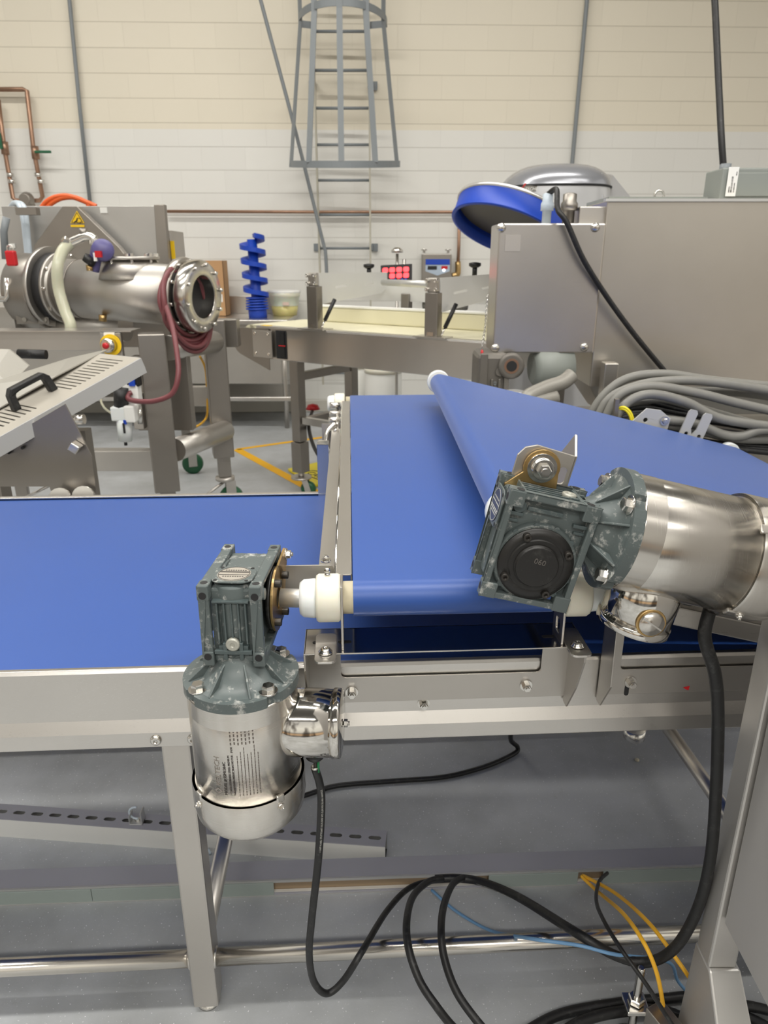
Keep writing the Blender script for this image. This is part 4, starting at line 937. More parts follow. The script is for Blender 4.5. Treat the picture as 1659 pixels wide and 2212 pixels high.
# bracket of C that holds the arm
MB(G2).plate([[(-.050, .09), (.034, .09), (.034, .146), (-.026, .150), (-.042, .143), (-.050, .130)], slot(.021, .114, .026, .012, PI / 2)], .004, fr((0, 0, -.036), X3, Y3, Z3)).obj('arm_bracket', steel_bk, tC, .0008)
MB(G2).poly([(0, .09), (0, .146), (.030, .172), (.13, .07)], .004, fr((.031, 0, -.032), -Z3, Y3, X3)).obj('arm_bracket_side', steel_bk, tC, .0008)
MB(G2).cyl((0, 0, -.045), (0, 0, -.16), .0135, n=24).obj('output_shaft', motor_st, t2)
MB(G2).lathes([(.052, -.056), (.052, -.045), (.04, -.045)], n=40).obj('output_flange', black_c, gb2)
F = fr(G2 @ Vector((0, -.003, -.10)), mdir, tdir, dz)
MB(F).lathe([(.036, -.02), (.0385, -.016), (.0385, .014), (.034, .02)], n=40).obj('bearing_housing', white_pl2, tC)
# lifted plug on junction box, gland and lid details
pj = JJ2 @ Vector((0, 0, .112)); fd = Vector((0, -1, .05)).normalized()
rj = JJ2.to_3x3()
MB().lathe([(.0215, -.004), (.0215, .002), (.0195, .0028), (.0185, .0020)], axis_frame(pj + fd * .0525, fd), 32).obj('plug_ring', brass, t2)
MB().lathe([(.0180, 0), (.0180, .0045), (.0, .0035)], axis_frame(pj + fd * .0535, fd), 32).obj('box_plug', motor_st, t2)
PF = axis_frame(pj + fd * .0575, fd)
MB(PF @ Matrix.Rotation(R(-35), 4, 'Z')).box(-.0165, .0165, -.0012, .0012, -.001, .0012).obj('plug_slot', chrome, t2)
gp = JJ2 @ Vector((0, 0, .075)) + mdir * .0505
MB().lathes([(.012, -.006), (.012, .004), (.0145, .004), (.0165, .012), (.0165, .022), (.0135, .030), (.010, .032)], axis_frame(gp, mdir), 10).obj('cable_gland', blk, t2)
GL2 = gp + mdir * .028
# ---------------- cables ----------------
def cable(name, pts, r, m, lab, cat='cable', group=None, sm=10, n=12):
    return tag(MB().tube(pts, r, n, sm).obj(name, m), lab, cat, group)
def path_text(o, pts, r, txt, size, s0, ang, sm=10, rev=False):
    q = smooth_path(pts, sm); acc = [0]
    for a, b_ in zip(q[:-1], q[1:]): acc.append(acc[-1] + (b_ - a).length)
    def at(s):
        for i in range(len(q) - 1):
            if acc[i + 1] >= s: f = (s - acc[i]) / max(1e-9, acc[i + 1] - acc[i]); return q[i].lerp(q[i + 1], f), (q[i + 1] - q[i]).normalized()
        return q[-1], (q[-1] - q[-2]).normalized()
    def fn(co):
        s_ = s0 - co.x if rev else s0 + co.x; p, t_ = at(s_)
        front = Vector((math.sin(ang), -math.cos(ang), 0)); front = (front - t_ * front.dot(t_)).normalized(); side = t_.cross(front)
        th = (co.y - size * .35) / r * (1 if rev else -1)
        return p + (front * math.cos(th) + side * math.sin(th)) * (r + .0002)
    b = MB().text(txt, size, 0.0, fn=fn)
    return b.obj('printed_lettering', wink, o)
c1 = [ge + Vector((0, 0, -.034)), P(694, 1720, Y=.967), P(688, 1850, Y=.965), P(674, 1980, Y=.972), P(668, 2060, Y=.98), P(678, 2120, Y=.99), P(706, 2146, Y=1.0), P(742, 2118, Y=1.015), P(784, 2052, Y=1.04), P(838, 1965, Y=1.22), P(890, 1915, Y=1.33), P(960, 1899, z=.062), P(1010, 1897, z=.06)]
c1[0] = ge + Vector((-.001, 0, -.034))
o1 = cable('motor_cable', c1, .0068, blk, 'black cable hanging from the left motor, split open at its top, white print on it')
path_text(o1, c1, .0068, '+ LAPP KABEL STUTTGART OLFLEX\u00ae VFD SLIM P/N 761404 14AWG/2', .0044, .185, .35, rev=True)
MB().cyl(ge + gd * .012, ge + gd * .042, .003, n=8).obj('inner_wire', ink, o1)
MB().cyl(ge + gd * .012 + Vector((.005, -.001, 0)), ge + gd * .042 + Vector((.005, -.002, 0)), .002, n=8).obj('inner_wire', rubg, o1)['label'] = 'green inner wire'
MB().lathe([(.0069, -.001), (.0064, .002), (.0045, .0025)], axis_frame(c1[0], Z3), 14).obj('frayed_screen', chrome, o1)
c2 = [GL2, GL2 + mdir * .022 + Vector((0, -.003, -.006)), P(1522, 1375, Y=.945), P(1545, 1460, Y=.945), P(1551, 1560, Y=.95), P(1547, 1700, Y=.955), P(1535, 1850, Y=.965), P(1508, 1960, Y=.98), P(1460, 2045, Y=1.0), P(1400, 2078, Y=1.02), P(1330, 2064, Y=1.04), P(1240, 2012, Y=1.08), P(1120, 1938, Y=1.25), P(1040, 1905, Y=1.33), P(985, 1897, z=.064), P(940, 1899, z=.062)]
o2 = cable('motor_cable', c2, .0098, blk, 'thick black cable looping down from the right motor to the floor channel')
L2 = smooth_path(c2, 10)
path_text(o2, c2, .0098, 'FLEXIBLE MOTOR SUPPLY CABLE 14AWG OR 2.5MM2 600V', .0050, 1.36, -.1, rev=True)
cable('motor_cable', [P(955, 1898, z=.066), P(925, 1905, Y=1.31), P(893, 1935, Y=1.22), P(879, 1985, Y=1.10), P(882, 2045, Y=1.03), P(905, 2115, Y=.985), P(940, 2170, Y=.95), P(985, 2225, Y=.93), P(1060, 2290, Y=.90)], .0078, blk, 'black cable loop dropping from the floor channel, left of two')
cable('motor_cable', [P(1000, 1896, z=.070), P(978, 1910, Y=1.29), P(959, 1955, Y=1.17), P(953, 2010, Y=1.07), P(960, 2070, Y=1.02), P(985, 2140, Y=.97), P(1030, 2205, Y=.93), P(1080, 2260, Y=.90)], .0078, blk, 'black cable loop dropping from the floor channel, right of two')
cable('signal_cable', [P(1256, 1893, Y=1.37), P(1290, 1925, Y=1.30), P(1345, 1972, Y=1.12), P(1390, 2035, Y=1.02), P(1418, 2100, Y=.99), P(1432, 2172, Y=.985), P(1432, 2220, Y=.99)], .0042, yellow, 'yellow cable from the floor channel, the left one that hangs steeper', 'cable', 'yellow cables')
cable('signal_cable', [P(1259, 1891, Y=1.375), P(1330, 1930, Y=1.26), P(1400, 1992, Y=1.10), P(1460, 2070, Y=1.02), P(1500, 2128, Y=1.0), P(1540, 2190, Y=1.02)], .0042, yellow, 'yellow cable from the floor channel, the right one ending behind the post', 'cable', 'yellow cables')
cable('network_cable', [P(932, 1922, z=.02), P(985, 1968, z=.012), P(1060, 2010, z=.05), P(1150, 2028, Y=1.07), P(1250, 2042, Y=1.05), P(1330, 2062, Y=1.035), P(1420, 2072, Y=1.04), P(1452, 2085, Y=1.08), P(1465, 2120, z=.05), P(1500, 2160, z=.01)], .0036, bluec, 'light blue cable running over the lower tube')
cable('thin_cable', [P(1312, 1886, Y=1.385), P(1294, 1905, Y=1.33), P(1288, 1945, Y=1.2), P(1305, 1990, Y=1.08), P(1345, 2055, Y=1.0), P(1395, 2125, Y=.955), P(1440, 2195, Y=.93), P(1470, 2240, Y=.91)], .0042, blk, 'thin black cable dropping from the gap in the floor channel')
for i, (pts, lab) in enumerate((
    ([P(1090, 2260, z=.012), P(1200, 2195, z=.012), P(1330, 2168, z=.012), P(1430, 2158, z=.012), P(1510, 2155, z=.012), P(1600, 2190, z=.012), P(1690, 2235, z=.012)], 'black cable on the floor at lower right, the farthest of the bundle'),
    ([P(1160, 2270, z=.012), P(1260, 2205, z=.024), P(1370, 2182, z=.024), P(1450, 2188, z=.012), P(1530, 2230, z=.012)], 'black cable on the floor at lower right, the middle one of the bundle'),
    ([P(1480, 2260, z=.012), P(1540, 2195, z=.03), P(1600, 2172, z=.03), P(1680, 2188, z=.012)], 'black cable on the floor under the cabinet at lower right'))):
    cable('floor_cable', pts, .0105, blk, lab, 'cable', 'black cables on the floor')
cable('drain_cable', [P(600, 1738, z=.008), P(665, 1716, z=.008), P(730, 1697, z=.008), P(850, 1687, z=.008), P(960, 1678, z=.008), P(1050, 1655, z=.008), P(1110, 1628, z=.008), P(1118, 1614, z=.02), P(1104, 1600, z=.06), P(1104, 1580, z=.14)], .0075, blk, 'black cable lying on the floor below the long conveyor')

# ---------------- floor channels ----------------
# slotted channel
e0, e1 = P(832, 1850, z=0), P(-40, 1794, z=0)
e0.y = 1.452; e1.y = 1.556
dv = (e0 - e1); Ls = dv.length; dv.normalize(); nv = Vector((-dv.y, dv.x, 0))
FS = fr(e1, dv, nv, Z3)
t = thing('slotted_channel', 'grey steel channel with oval slots lying on the floor under the long conveyor', 'channel', (e0 + e1) / 2)
SW, SH = .055, .062
holes = [slot(x, SW / 2, .034, .014) for x in [Ls - .030 - k * .052 for k in range(int(Ls / .052))]]
MB(FS).plate([[(0, 0), (Ls, 0), (Ls, SW), (0, SW)]] + holes, .0025, Matrix.Translation((0, 0, SH - .0025))).obj('slotted_face', alu_top, t)
MB(FS).box(0, Ls, 0, .0025, 0, SH - .0026).obj('channel_flange', chan, t); MB(FS).box(0, Ls, SW - .0025, SW, 0, SH - .0026).obj('channel_flange', alu, t)
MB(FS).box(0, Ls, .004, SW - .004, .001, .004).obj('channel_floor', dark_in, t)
q = P(297, 1775, z=SH); q = Vector((q.x, q.y, SH))
tc_ = thing('pipe_clamp', 'small grey pipe clamp standing on the slotted channel', 'clamp', q, 'pipe clamps')
MB().box(q.x - .018, q.x + .018, q.y - .014, q.y + .014, SH + .0005, SH + .004).box(q.x + .014, q.x + .018, q.y - .014, q.y + .014, SH, SH + .04).box(q.x - .018, q.x - .015, q.y - .014, q.y + .014, SH, SH + .028).obj('base', alu, tc_, .001)
cp = [Vector((q.x + .012 + .019 * math.cos(a) - .012, q.y, SH + .030 + .019 * math.sin(a))) for a in [R(80 + 200 * k / 14) for k in range(15)]]
MB().tube(cp, .003, 8, 0).obj('clip', pale, tc_); MB().hexa(Vector((q.x, q.y, SH + .004)), Z3, .007, .006).obj('screw', chrome, tc_)
q = P(441, 1842, z=.03); tc_ = thing('pipe_clamp', 'small clamp hanging on the slotted channel edge behind the leg', 'clamp', q, 'pipe clamps')
MB().tube([q + Vector((.016 * math.cos(a), 0, .020 * math.sin(a) - .005)) for a in [R(k * 22) for k in range(13)]], .004, 8, 0).obj('clip', pale, tc_)
# long covered channel
e0, e1 = Vector((.90, 1.412, 0)), Vector((-1.1, 1.327, 0))
dv = (e0 - e1); Ls = dv.length; dv.normalize(); nv = Vector((-dv.y, dv.x, 0)); FS = fr(e1, dv, nv, Z3); FI = FS.inverted()
t = thing('cable_channel', 'long grey cable channel with gaps in its front cover, on the floor', 'channel', (e0 + e1) / 2)
SH = .046
MB(FS).box(0, Ls, 0, .060, SH - .003, SH).box(0, Ls, .057, .060, 0, SH - .003).box(0, Ls, -.004, .06, 0, .003).box(0, Ls, -.0035, 0, SH - .007, SH + .0005).box(0, Ls, -.006, -.001, .0, .008).obj('tray', alu_top, t, .0008)
MB(FS).box(0, Ls, -.0045, .0005, SH - .006, SH + .0015).box(0, Ls, -.0085, -.0055, .0005, .004).obj('bright_edge', alu, t)
gx = lambda px: (FI @ P(px, 1910, z=.03)).x
covers = [(0, gx(205)), (gx(206), gx(592)), (gx(1058), gx(1255)), (gx(1311), Ls)]
for xa, xb in covers: MB(FS).box(xa, xb, -.0075, -.0045, .001, SH - .004).obj('cover', mat_cov, t, .0008)
MB(FS).box(0, Ls, .006, .008, .003, SH - .004).obj('inner_wall', mat('bronze_film', (.40, .30, .20, 1), .4, .8, var=.1), t)
MB(FS).box(0, Ls, -.003, .0055, .003, .009).obj('inner_rail', chan, t)

# ---------------- right-hand cabinet stand ----------------
t = thing('control_cabinet', 'stainless cabinet on a square post at the right edge, cut off by the frame', 'cabinet', (.61, .95, 0))
MB().box(.583, .633, .93, .98, .30, 2.0).obj('post', post_st, t, .004)
MB().box(.5905, 1.1, .35, .925, .415, 2.0).obj('body', mat('cabinet_steel', (.50, .49, .48, 1), .5, .5, var=.06), t, .004)
F = fr((.583, .98, .30), X3, Vector((0, -.62, -.785)).normalized(), Vector((0, .785, -.62)).normalized())
pts = [(0, .0), (.052, .0), (.052, .40), (0, .40)]
vs = [(.583, .925, .30), (.640, .925, .30), (.640, .985, .30), (.583, .985, .30), (.575, .66, .0), (.66, .66, .0), (.66, .985, .0), (.575, .985, .0)]
MB().add(vs, [(3, 2, 1, 0)[::-1], (4, 5, 6, 7)[::-1], (0, 1, 5, 4), (1, 2, 6, 5), (2, 3, 7, 6), (3, 0, 4, 7)]).obj('foot_gusset', post_st, t, .004)
MB().box(.575, 1.1, .60, .66, .0, .05).obj('base_bar', steel, t, .004)
q = P(1386, 2090, Y=1.0); qx = q.x
t = thing('levelling_jack', 'threaded rod foot clamped in a dark steel bar at lower right', 'foot', (qx, 1.0, 0))
b = MB(); prof = [(.0, q.z)]; z = q.z
prof = []
k = 0; z = .022
while z < q.z - .004: prof += [(.0065, z), (.0078, z + .002)]; z += .004
prof += [(.005, q.z)]
MB(Matrix.Translation((qx, 1.0, 0))).lathe(prof, n=16).lathe([(.035, 0), (.035, .008), (.012, .02), (.0, .022)], n=24).hexa((0, 0, .12), Z3, .016, .014).obj('rod', chrome, t)
d_ = Vector((.42, -.9, 0)).normalized(); n_ = Vector((.9, .42, 0))
MB(fr((qx + .022, .985, .055), d_, n_, Z3)).box(0, .45, -.012, .030, .0, .075).obj('bar', steel_dark, t, .002)
MB(Matrix.Translation((qx, 1.0, 0))).box(-.022, .022, -.022, .022, .108, .118).obj('clamp_plate', chrome, t, .002)
for i, (px, py) in enumerate(((1376, 1642), (830, 1905 - 200))):
    q = P(px, py, z=.001)
    if i == 0: tag(MB().lathe([(.008, 0), (.006, .004), (.0, .005)], Matrix.Translation(q), 7).obj('floor_crumb', ivory), 'pale crumb lying on the floor under the long conveyor', 'crumb')
# ---------------- machine at the left: pump on a heavy frame ----------------
t = thing('pumping_machine', 'large stainless pumping machine on a square-post frame at the left', 'machine', (-1.6, 4.1, 0))
YM = 4.45
def quadplate(name, pts, Y, m, th=.02, holes=(), bevel=.003, parent=None):
    """a vertical plate facing the viewer at distance Y, outline given by sight points"""
    o = [P(x, y, Y=Y) for x, y in pts]
    return MB(fr((0, Y, 0), X3, Z3, (0, -1, 0))).plate([[(p.x, p.z) for p in o]], th).obj(name, m, parent or t, bevel)
quadplate('back_panel', [(8, 446), (345, 446), (358, 600), (360, 735), (50, 735), (30, 600)], YM, alu_bk if 'alu_bk' in globals() else mat('blasted_steel', (.52, .51, .49, 1), .46, 1, var=.10, vscale=3), .03)
quadplate('panel_edge', [(338, 443), (360, 443), (372, 600), (372, 740), (352, 740), (348, 600)], YM - .04, steel_dark, .05)
sh = quadplate('drive_shield', [(145, 447), (176, 447), (264, 533), (276, 548), (276, 700), (88, 700), (84, 530)], YM - .10, steel_dark, .06)
tri = [P(x, y, Y=YM - .172) for x, y in ((165, 455), (181.5, 482), (151, 482))]
G_ = fr((0, YM - .165, 0), X3, Z3, (0, -1, 0))
sg = MB(G_).plate([[(p.x, p.z) for p in tri]], .003).obj('warning_sign', yel2, t, .001)
c_ = sum((Vector((p.x, p.z)) for p in tri), Vector((0, 0))) / 3
def inset(f): return [tuple(c_ + (Vector((p.x, p.z)) - c_) * f) for p in tri]
MB(G_).plate([inset(.84), inset(.72)], .001, Matrix.Translation((0, 0, .003))).obj('sign_border', ink, sg)
s_ = .012
s_ = .62
MB(G_ @ Matrix.Translation((c_.x, c_.y - .004, 0)) @ Matrix.Scale(s_, 4)).poly([(-.035, -.028), (-.030, -.016), (-.008, -.004), (.0, .016), (.008, .014), (.004, -.006), (-.004, -.016), (-.024, -.026)], .001, Matrix.Translation((0, 0, .005))).plate([circ(.014, -.008, .024, 20), circ(.014, -.008, .019, 20)], .001, Matrix.Translation((0, 0, .005))).obj('hand_pictogram', ink, sg)
p = P(166, 488, Y=YM - .17); MB().box(p.x - .036, p.x + .040, YM - .166, YM - .163, p.z - .006, p.z + .006).obj('yellow_strip', yel2, t)
p = P(223, 452, Y=YM - .04); MB().box(p.x - .02, p.x + .02, YM - .038, YM - .032, p.z - .02, p.z + .01).obj('label', white_l, t)
p = P(26, 531, Y=YM - .04); MB().box(p.x - .015, p.x + .015, YM - .038, YM - .032, p.z - .012, p.z + .012).obj('label', white_l, t)
p = P(374, 545, Y=YM + .1); MB().box(p.x - .03, p.x + .02, YM + .0, YM + .3, p.z - .22, p.z + .12).obj('side_box', steel_bk, t, .004)
p = P(374, 540, Y=YM); MB().box(p.x - .012, p.x + .012, YM - .006, YM - .003, p.z - .05, p.z + .05).obj('yellow_label', yel2, t)
# pump axis
a0 = P(140, 622, Y=4.06); a1 = P(428, 641, Y=3.80); ad = (a1 - a0).normalized(); LP = (a1 - a0).length
PF_ = axis_frame(a0, ad)
Rp = .152
pb_ = MB(PF_).lathe([(Rp, .02), (Rp, LP - .09)], n=56).obj('pump_barrel', steel_bk, t)
MB(PF_).lathes([(.21, -.085), (.21, -.06), (.205, -.06)], n=56).obj('mount_flange', steel_bk, t)
MB(PF_).lathes([(.18, -.06), (.18, -.005)], n=48).obj('seal_gap', dark_in, t)
MB(PF_).lathes([(.185, -.005), (.185, .012), (Rp + .012, .012), (Rp + .012, .03)], n=56).obj('barrel_flange', steel_bk, t)
for k in range(10):
    a = 2 * PI * k / 10; MB(PF_).hexa((.172 * math.cos(a), .172 * math.sin(a), .012), (0, 0, 1), .010, .010).obj('flange_bolt', chrome, t)
MB(PF_).lathes([(Rp + .003, .12), (Rp + .003, .126)], n=56).obj('seam', steel_dark, pb_)
MB(PF_).lathes([(Rp, LP - .10), (.185, LP - .095), (.190, LP - .075), (.185, LP - .058), (.170, LP - .056)], n=56).obj('end_flange', steel_z, t)
MB(PF_).lathes([(.155, LP - .056), (.155, LP - .036)], n=56).obj('gasket', dark_in, t)
MB(PF_).lathe([(.105, LP - .25), (.105, LP + .03), (.110, LP + .034), (.172, LP + .034), (.180, LP + .022), (.180, LP - .022), (.172, LP - .034), (.12, LP - .036)], n=56, caps=False).obj('clamp_ring', motor_sx, t)
MB(PF_).lathes([(.104, LP - .20), (.0, LP - .20)], n=40).obj('bore', steel_dark, t)
MB(PF_).lathe([(.104, LP - .2), (.104, LP + .032)], n=48, caps=False).obj('bore_wall', polish, t)
for k in range(10):
    a = 2 * PI * (k + .3) / 10; MB(PF_).cyl((.157 * math.cos(a), .157 * math.sin(a), LP + .034), (.157 * math.cos(a), .157 * math.sin(a), LP + .052), .009, n=10).obj('flange_bolt', chrome, t); MB(PF_).cyl((.172 * math.cos(a), .172 * math.sin(a), LP - .058), (.172 * math.cos(a), .172 * math.sin(a), LP - .04), .009, n=10).obj('flange_bolt', chrome, t)
# neck
nk = P(287, 620, Y=3.92); nk_top = P(290, 556, Y=3.92).z
b = MB(Matrix.Translation((nk.x, nk.y, 0))); zt = nk_top
b.lathe([(.17, nk.z + .04), (.145, nk.z + .105), (.125, nk.z + .15), (.118, zt - .05), (.122, zt - .012)], n=48).obj('inlet_neck', steel_bk, t)
MB(Matrix.Translation((nk.x, nk.y, 0))).lathes([(.12, zt - .012), (.150, zt - .012), (.150, zt + .004)], n=48).obj('inlet_flange', steel_bk, t)
for k in range(8):
    a = 2 * PI * (k + .5) / 8; p = Vector((nk.x + .134 * math.cos(a), nk.y + .134 * math.sin(a), zt + .004)); MB().hexa(p, Z3, .014, .016).cyl(p - Vector((0, 0, .04)), p, .008, n=8).obj('flange_bolt', chrome, t)
MB().cyl(P(222, 680, Y=3.85), P(222, 694, Y=3.85), .02, n=12).obj('drain_cock', brass, t)
# hand valve, fittings
MB().tube([P(201, 585, Y=3.8), P(206, 560, Y=3.8), P(210, 535, Y=3.8)], .030, 14, 3).obj('purple_valve', purple, t)
MB().lathe([(.0, -.02), (.055, -.01), (.05, .015), (.0, .02)], axis_frame(P(222, 540, Y=3.76), (.3, -1, .1)), 20).obj('valve_knob', purple, t)
MB().cbox(P(213, 549, Y=3.72), (.03, .02, .03)).obj('red_tab', red, t); MB().cbox(P(206, 555, Y=3.735), (.016, .01, .04)).obj('white_tag', white_l, t)
MB().cyl(P(190, 568, Y=3.76), P(197, 555, Y=3.76), .032, n=8).obj('black_nut', blk, t); MB().cyl(P(194, 585, Y=3.76), P(192, 572, Y=3.76), .016, n=8).obj('brass_fitting', brass, t)
MB().tube([P(203, 530, Y=3.8), P(201, 515, Y=3.8), P(186, 511, Y=3.8), P(168, 518, Y=3.8), P(150, 526, Y=3.8)], .024, 14, 4).obj('elbow', chrome, t)
MB().cyl(P(180, 508, Y=3.8), P(179, 494, Y=3.8), .02, n=10).obj('tap', steel_dark, t)
MB().hexa(P(147, 524, Y=3.78), (-.5, -.5, .6), .018, .03).obj('hose_clip', chrome, t)
hz_ = cable('clear_hose', [P(150, 526, Y=3.8), P(134, 545, Y=3.75), P(124, 580, Y=3.7), P(127, 625, Y=3.7), P(140, 670, Y=3.68), P(152, 700, Y=3.66), P(152, 724, Y=3.66)], .028, clear, 'milky clear hose curving down beside the pump barrel', 'hose')
# gearbox of the pump at far left
gq = P(75, 650, Y=4.12); 
MB().cyl(P(60, 628, Y=4.15), P(112, 632, Y=4.10), .20, n=32).obj('gear_case', steel_dark, t, .01)
b = MB(); x0 = P(22, 600, Y=4.0).x; x1 = P(86, 600, Y=4.0).x; z1 = P(50, 588, Y=4.0).z; z0 = P(50, 700, Y=4.0).z
MB().box(x0, x1, 4.0, 4.3, z0, z1).obj('gear_motor_housing', alu, t, .012)
MB().box(x0 - .02, x1 + .0, 3.985, 4.0, z1 - .09, z1 - .03).box(x0, x1 + .02, 3.985, 4.0, z0, z0 + .05).obj('housing_strap', steel_dark, t, .004)
MB().box(x0 - .01, x1 + .01, 3.99, 4.28, z1, z1 + .02).obj('housing_top', steel_bk, t)
for dx_, dz_ in ((.03, -.06), (.14, -.06), (.05, 0), (.16, 0)): MB().cyl((x0 + dx_, 3.985, (z1 if dz_ else z0 + .025) + dz_), (x0 + dx_, 3.975, (z1 if dz_ else z0 + .025) + dz_), .012, n=10).obj('strap_bolt', chrome, t)
MB().cyl((x1 + .05, 4.05, z0 + .13), (x1 + .12, 4.05, z0 + .13), .06, n=20).obj('gear_boss', steel_bk, t)
MB().box(P(2, 600, Y=4.05).x - .5, P(22, 600, Y=4.05).x, 4.02, 4.3, P(0, 725, Y=4.02).z, P(0, 660, Y=4.02).z).obj('side_housing', steel_bk, t, .01)
MB().tube([P(-30, 646, Y=3.95), P(12, 646, Y=3.95), P(17, 640, Y=3.95), P(14, 600, Y=3.95)], .016, 8, 0).obj('guard_rod', chrome, t)
MB().tube([P(12, 560, Y=4.2), P(8, 500, Y=4.2), P(14, 470, Y=4.2)], .02, 8, 0).obj('arm_tube', grey_pt, t)
MB().box(P(-40, 0, Y=4.2).x, P(9, 0, Y=4.2).x, 4.2, 4.25, P(0, 464, Y=4.2).z, P(0, 448, Y=4.2).z).obj('upper_arm', steel_dark, t)
# frame
FZ = 1.16
def post(px, Y, ztop, zbot, w_=.052, rot=18):
    q = P(px, 900, Y=Y); M = Matrix.Translation((q.x, Y, 0)) @ Matrix.Rotation(R(rot), 4, 'Z')
    MB(M).box(-w_, w_, -w_, w_, zbot, ztop).obj('frame_post', steel_dark, t, .006)
    MB(M).box(-w_ * .62, w_ * .62, -w_ * .62, w_ * .62, zbot - .13, zbot).obj('post_stub', steel_dark, t, .004)
    MB(M).lathes([(.05, zbot - .16), (.06, zbot - .155), (.06, zbot - .135), (.02, zbot - .13)], n=24).obj('lock_plate', steel_bk, t)
    MB(M).lathe([(.05, -.025), (.075, -.02), (.075, .02), (.05, .025)], axis_frame((.03, 0, .075), (.3, 1, 0)), 24).obj('caster_wheel', green, t)
    MB(M).box(.0, .06, -.04, -.034, .06, zbot - .155).obj('caster_fork', steel_bk, t); MB(M).box(.0, .06, .034, .04, .06, zbot - .155).obj('caster_fork', steel_bk, t)
    MB(M).cyl((.02, 0, zbot - .15), (-.14, -.1, zbot - .22), .009, n=8).obj('brake_arm', steel_bk, t)
    return q
q1 = post(345, 3.58, FZ + .005, .36, .064); q2 = post(476, 4.3, FZ + .015, .35, .062)
post(398, 5.1, 1.1, .35, .05); post(20, 3.75, FZ - .1, .36, .05)
MB().cyl(P(362, 752, Y=3.66), P(462, 738, Y=4.25), .062, n=28).obj('upper_tube', steel_bk, t)
MB().cyl(P(378, 972, Y=3.66), P(486, 930, Y=4.25), .062, n=28).obj('lower_tube', steel_bk, t)
z1 = P(0, 716, Y=3.5).z; z0 = P(0, 758, Y=3.5).z; xe = P(248, 0, Y=3.5).x
MB().box(-3.0, P(245, 740, Y=3.5).x, 3.5, 3.6, z0, z1).obj('front_beam', steel_bk, t, .004)
MB().box(-3.0, P(290, 740, Y=3.5).x, 3.47, 3.62, z1, z1 + .006).obj('beam_lip', steel_y, t)
MB().box(P(218, 740, Y=3.47).x, P(262, 740, Y=3.47).x, 3.47, 3.5, P(0, 774, Y=3.47).z, z1 - .003).obj('button_plate', steel_bk, t, .002)
q = P(240, 745, Y=3.46); MB().lathe([(.05, 0), (.05, .006)], axis_frame(q, (0, -1, 0)), 28).obj('stop_button_disc', yel2, t)
MB().lathes([(.034, .0), (.034, .035), (.026, .042)], axis_frame(q, (-.25, -1, 0)), 24).obj('stop_button_collar', chrome, t); MB().lathe([(.016, .040), (.014, .050), (.0, .052)], axis_frame(q, (-.25, -1, 0)), 20).obj('stop_button', red, t)
q = P(235, 722, Y=3.46); MB().box(q.x - .025, q.x + .025, 3.462, 3.469, q.z - .008, q.z + .008).obj('button_label', white_l, t)
MB().cyl(P(100, 705, Y=4.15), P(272, 706, Y=4.05), .08, n=28).obj('lower_pipe', steel_bk, t)
MB().box(P(150, 0, Y=4.3).x, P(480, 0, Y=4.6).x, 4.4, 4.5, P(0, 750, Y=4.4).z, P(0, 690, Y=4.4).z).obj('rear_beam', steel_dark, t, .004)
MB().box(-2.6, q1.x, 3.6, 3.68, P(0, 1018, Y=3.6).z, P(0, 975, Y=3.6).z).obj('lower_beam', steel_bk, t, .004)
MB().box(P(330, 0, Y=4.5).x, P(400, 0, Y=4.5).x, 4.5, 4.56, P(0, 878, Y=4.5).z, P(0, 836, Y=4.5).z).obj('side_beam', steel_bk, t, .004)
MB().box(P(176, 0, Y=3.7).x, P(322, 0, Y=3.7).x, 3.78, 3.85, P(0, 930, Y=3.78).z, P(0, 770, Y=3.78).z).obj('lower_cabinet', steel_dark, t, .004)
MB().box(P(176, 0, Y=3.7).x, P(202, 0, Y=3.7).x, 3.72, 3.78, P(0, 925, Y=3.75).z, P(0, 850, Y=3.75).z).obj('hinge_plate', steel_bk, t, .004)
for py in (862, 907): MB().cyl(P(160, py, Y=3.6), P(182, py - 2, Y=3.6), .026, n=14).obj('pipe_fitting', chrome, t)
# red padlock
q = P(25, 558, Y=3.9); tl = thing('red_padlock', 'red lock-out tag and padlock hanging at the far left of the pumping machine', 'padlock', q)
MB().cbox(q, (.05, .035, .075)).obj('body', red, tl, .008); MB().tube([q + Vector((-.015, 0, .035)), q + Vector((-.012, 0, .06)), q + Vector((.012, 0, .06)), q + Vector((.015, 0, .035))], .004, 8, 4).obj('shackle', chrome, tl)
# filter regulator
q = P(272, 870, Y=3.4); tr = thing('air_filter_unit', 'black and white air filter regulator hanging on the pumping machine frame', 'regulator', q)
def vc(px0, py0, px1, py1, Y, r, name, m, par=None, r1=None, n=20): return MB().cyl(P(px0, py0, Y=Y), P(px1, py1, Y=Y), r, r1, n).obj(name, m, par or tr)
vc(262, 880, 261, 838, 3.4, .034, 'adjusting_knob', blk); vc(275, 838, 275, 870, 3.46, .001, 'pin', blk)
MB().cbox(P(266, 892, Y=3.4), (.10, .07, .07)).obj('body', white_pl2, tr, .008)
MB().cbox(P(285, 892, Y=3.4), (.05, .08, .08)).obj('coupling', white_l, tr, .006)
vc(268, 905, 271, 952, 3.4, .037, 'bowl', white_pl2, r1=.032); MB().cbox(P(268, 925, Y=3.36), (.010, .004, .05)).obj('sight_slot', dark_in, tr); MB().cbox(P(270, 912, Y=3.362), (.014, .006, .02)).obj('blue_clip', bluep, tr)
MB().cbox(P(286, 850, Y=3.45), (.075, .06, .10)).obj('valve_block', white_l, tr, .004); MB().cbox(P(289, 818, Y=3.45), (.06, .06, .07)).obj('valve_top', blk, tr, .006); MB().cbox(P(284, 818, Y=3.415), (.028, .01, .07)).obj('blue_stripe', bluep, tr)
vc(301, 880, 303, 915, 3.42, .012, 'silencer', chrome); vc(271, 952, 272, 962, 3.4, .008, 'drain', blk)
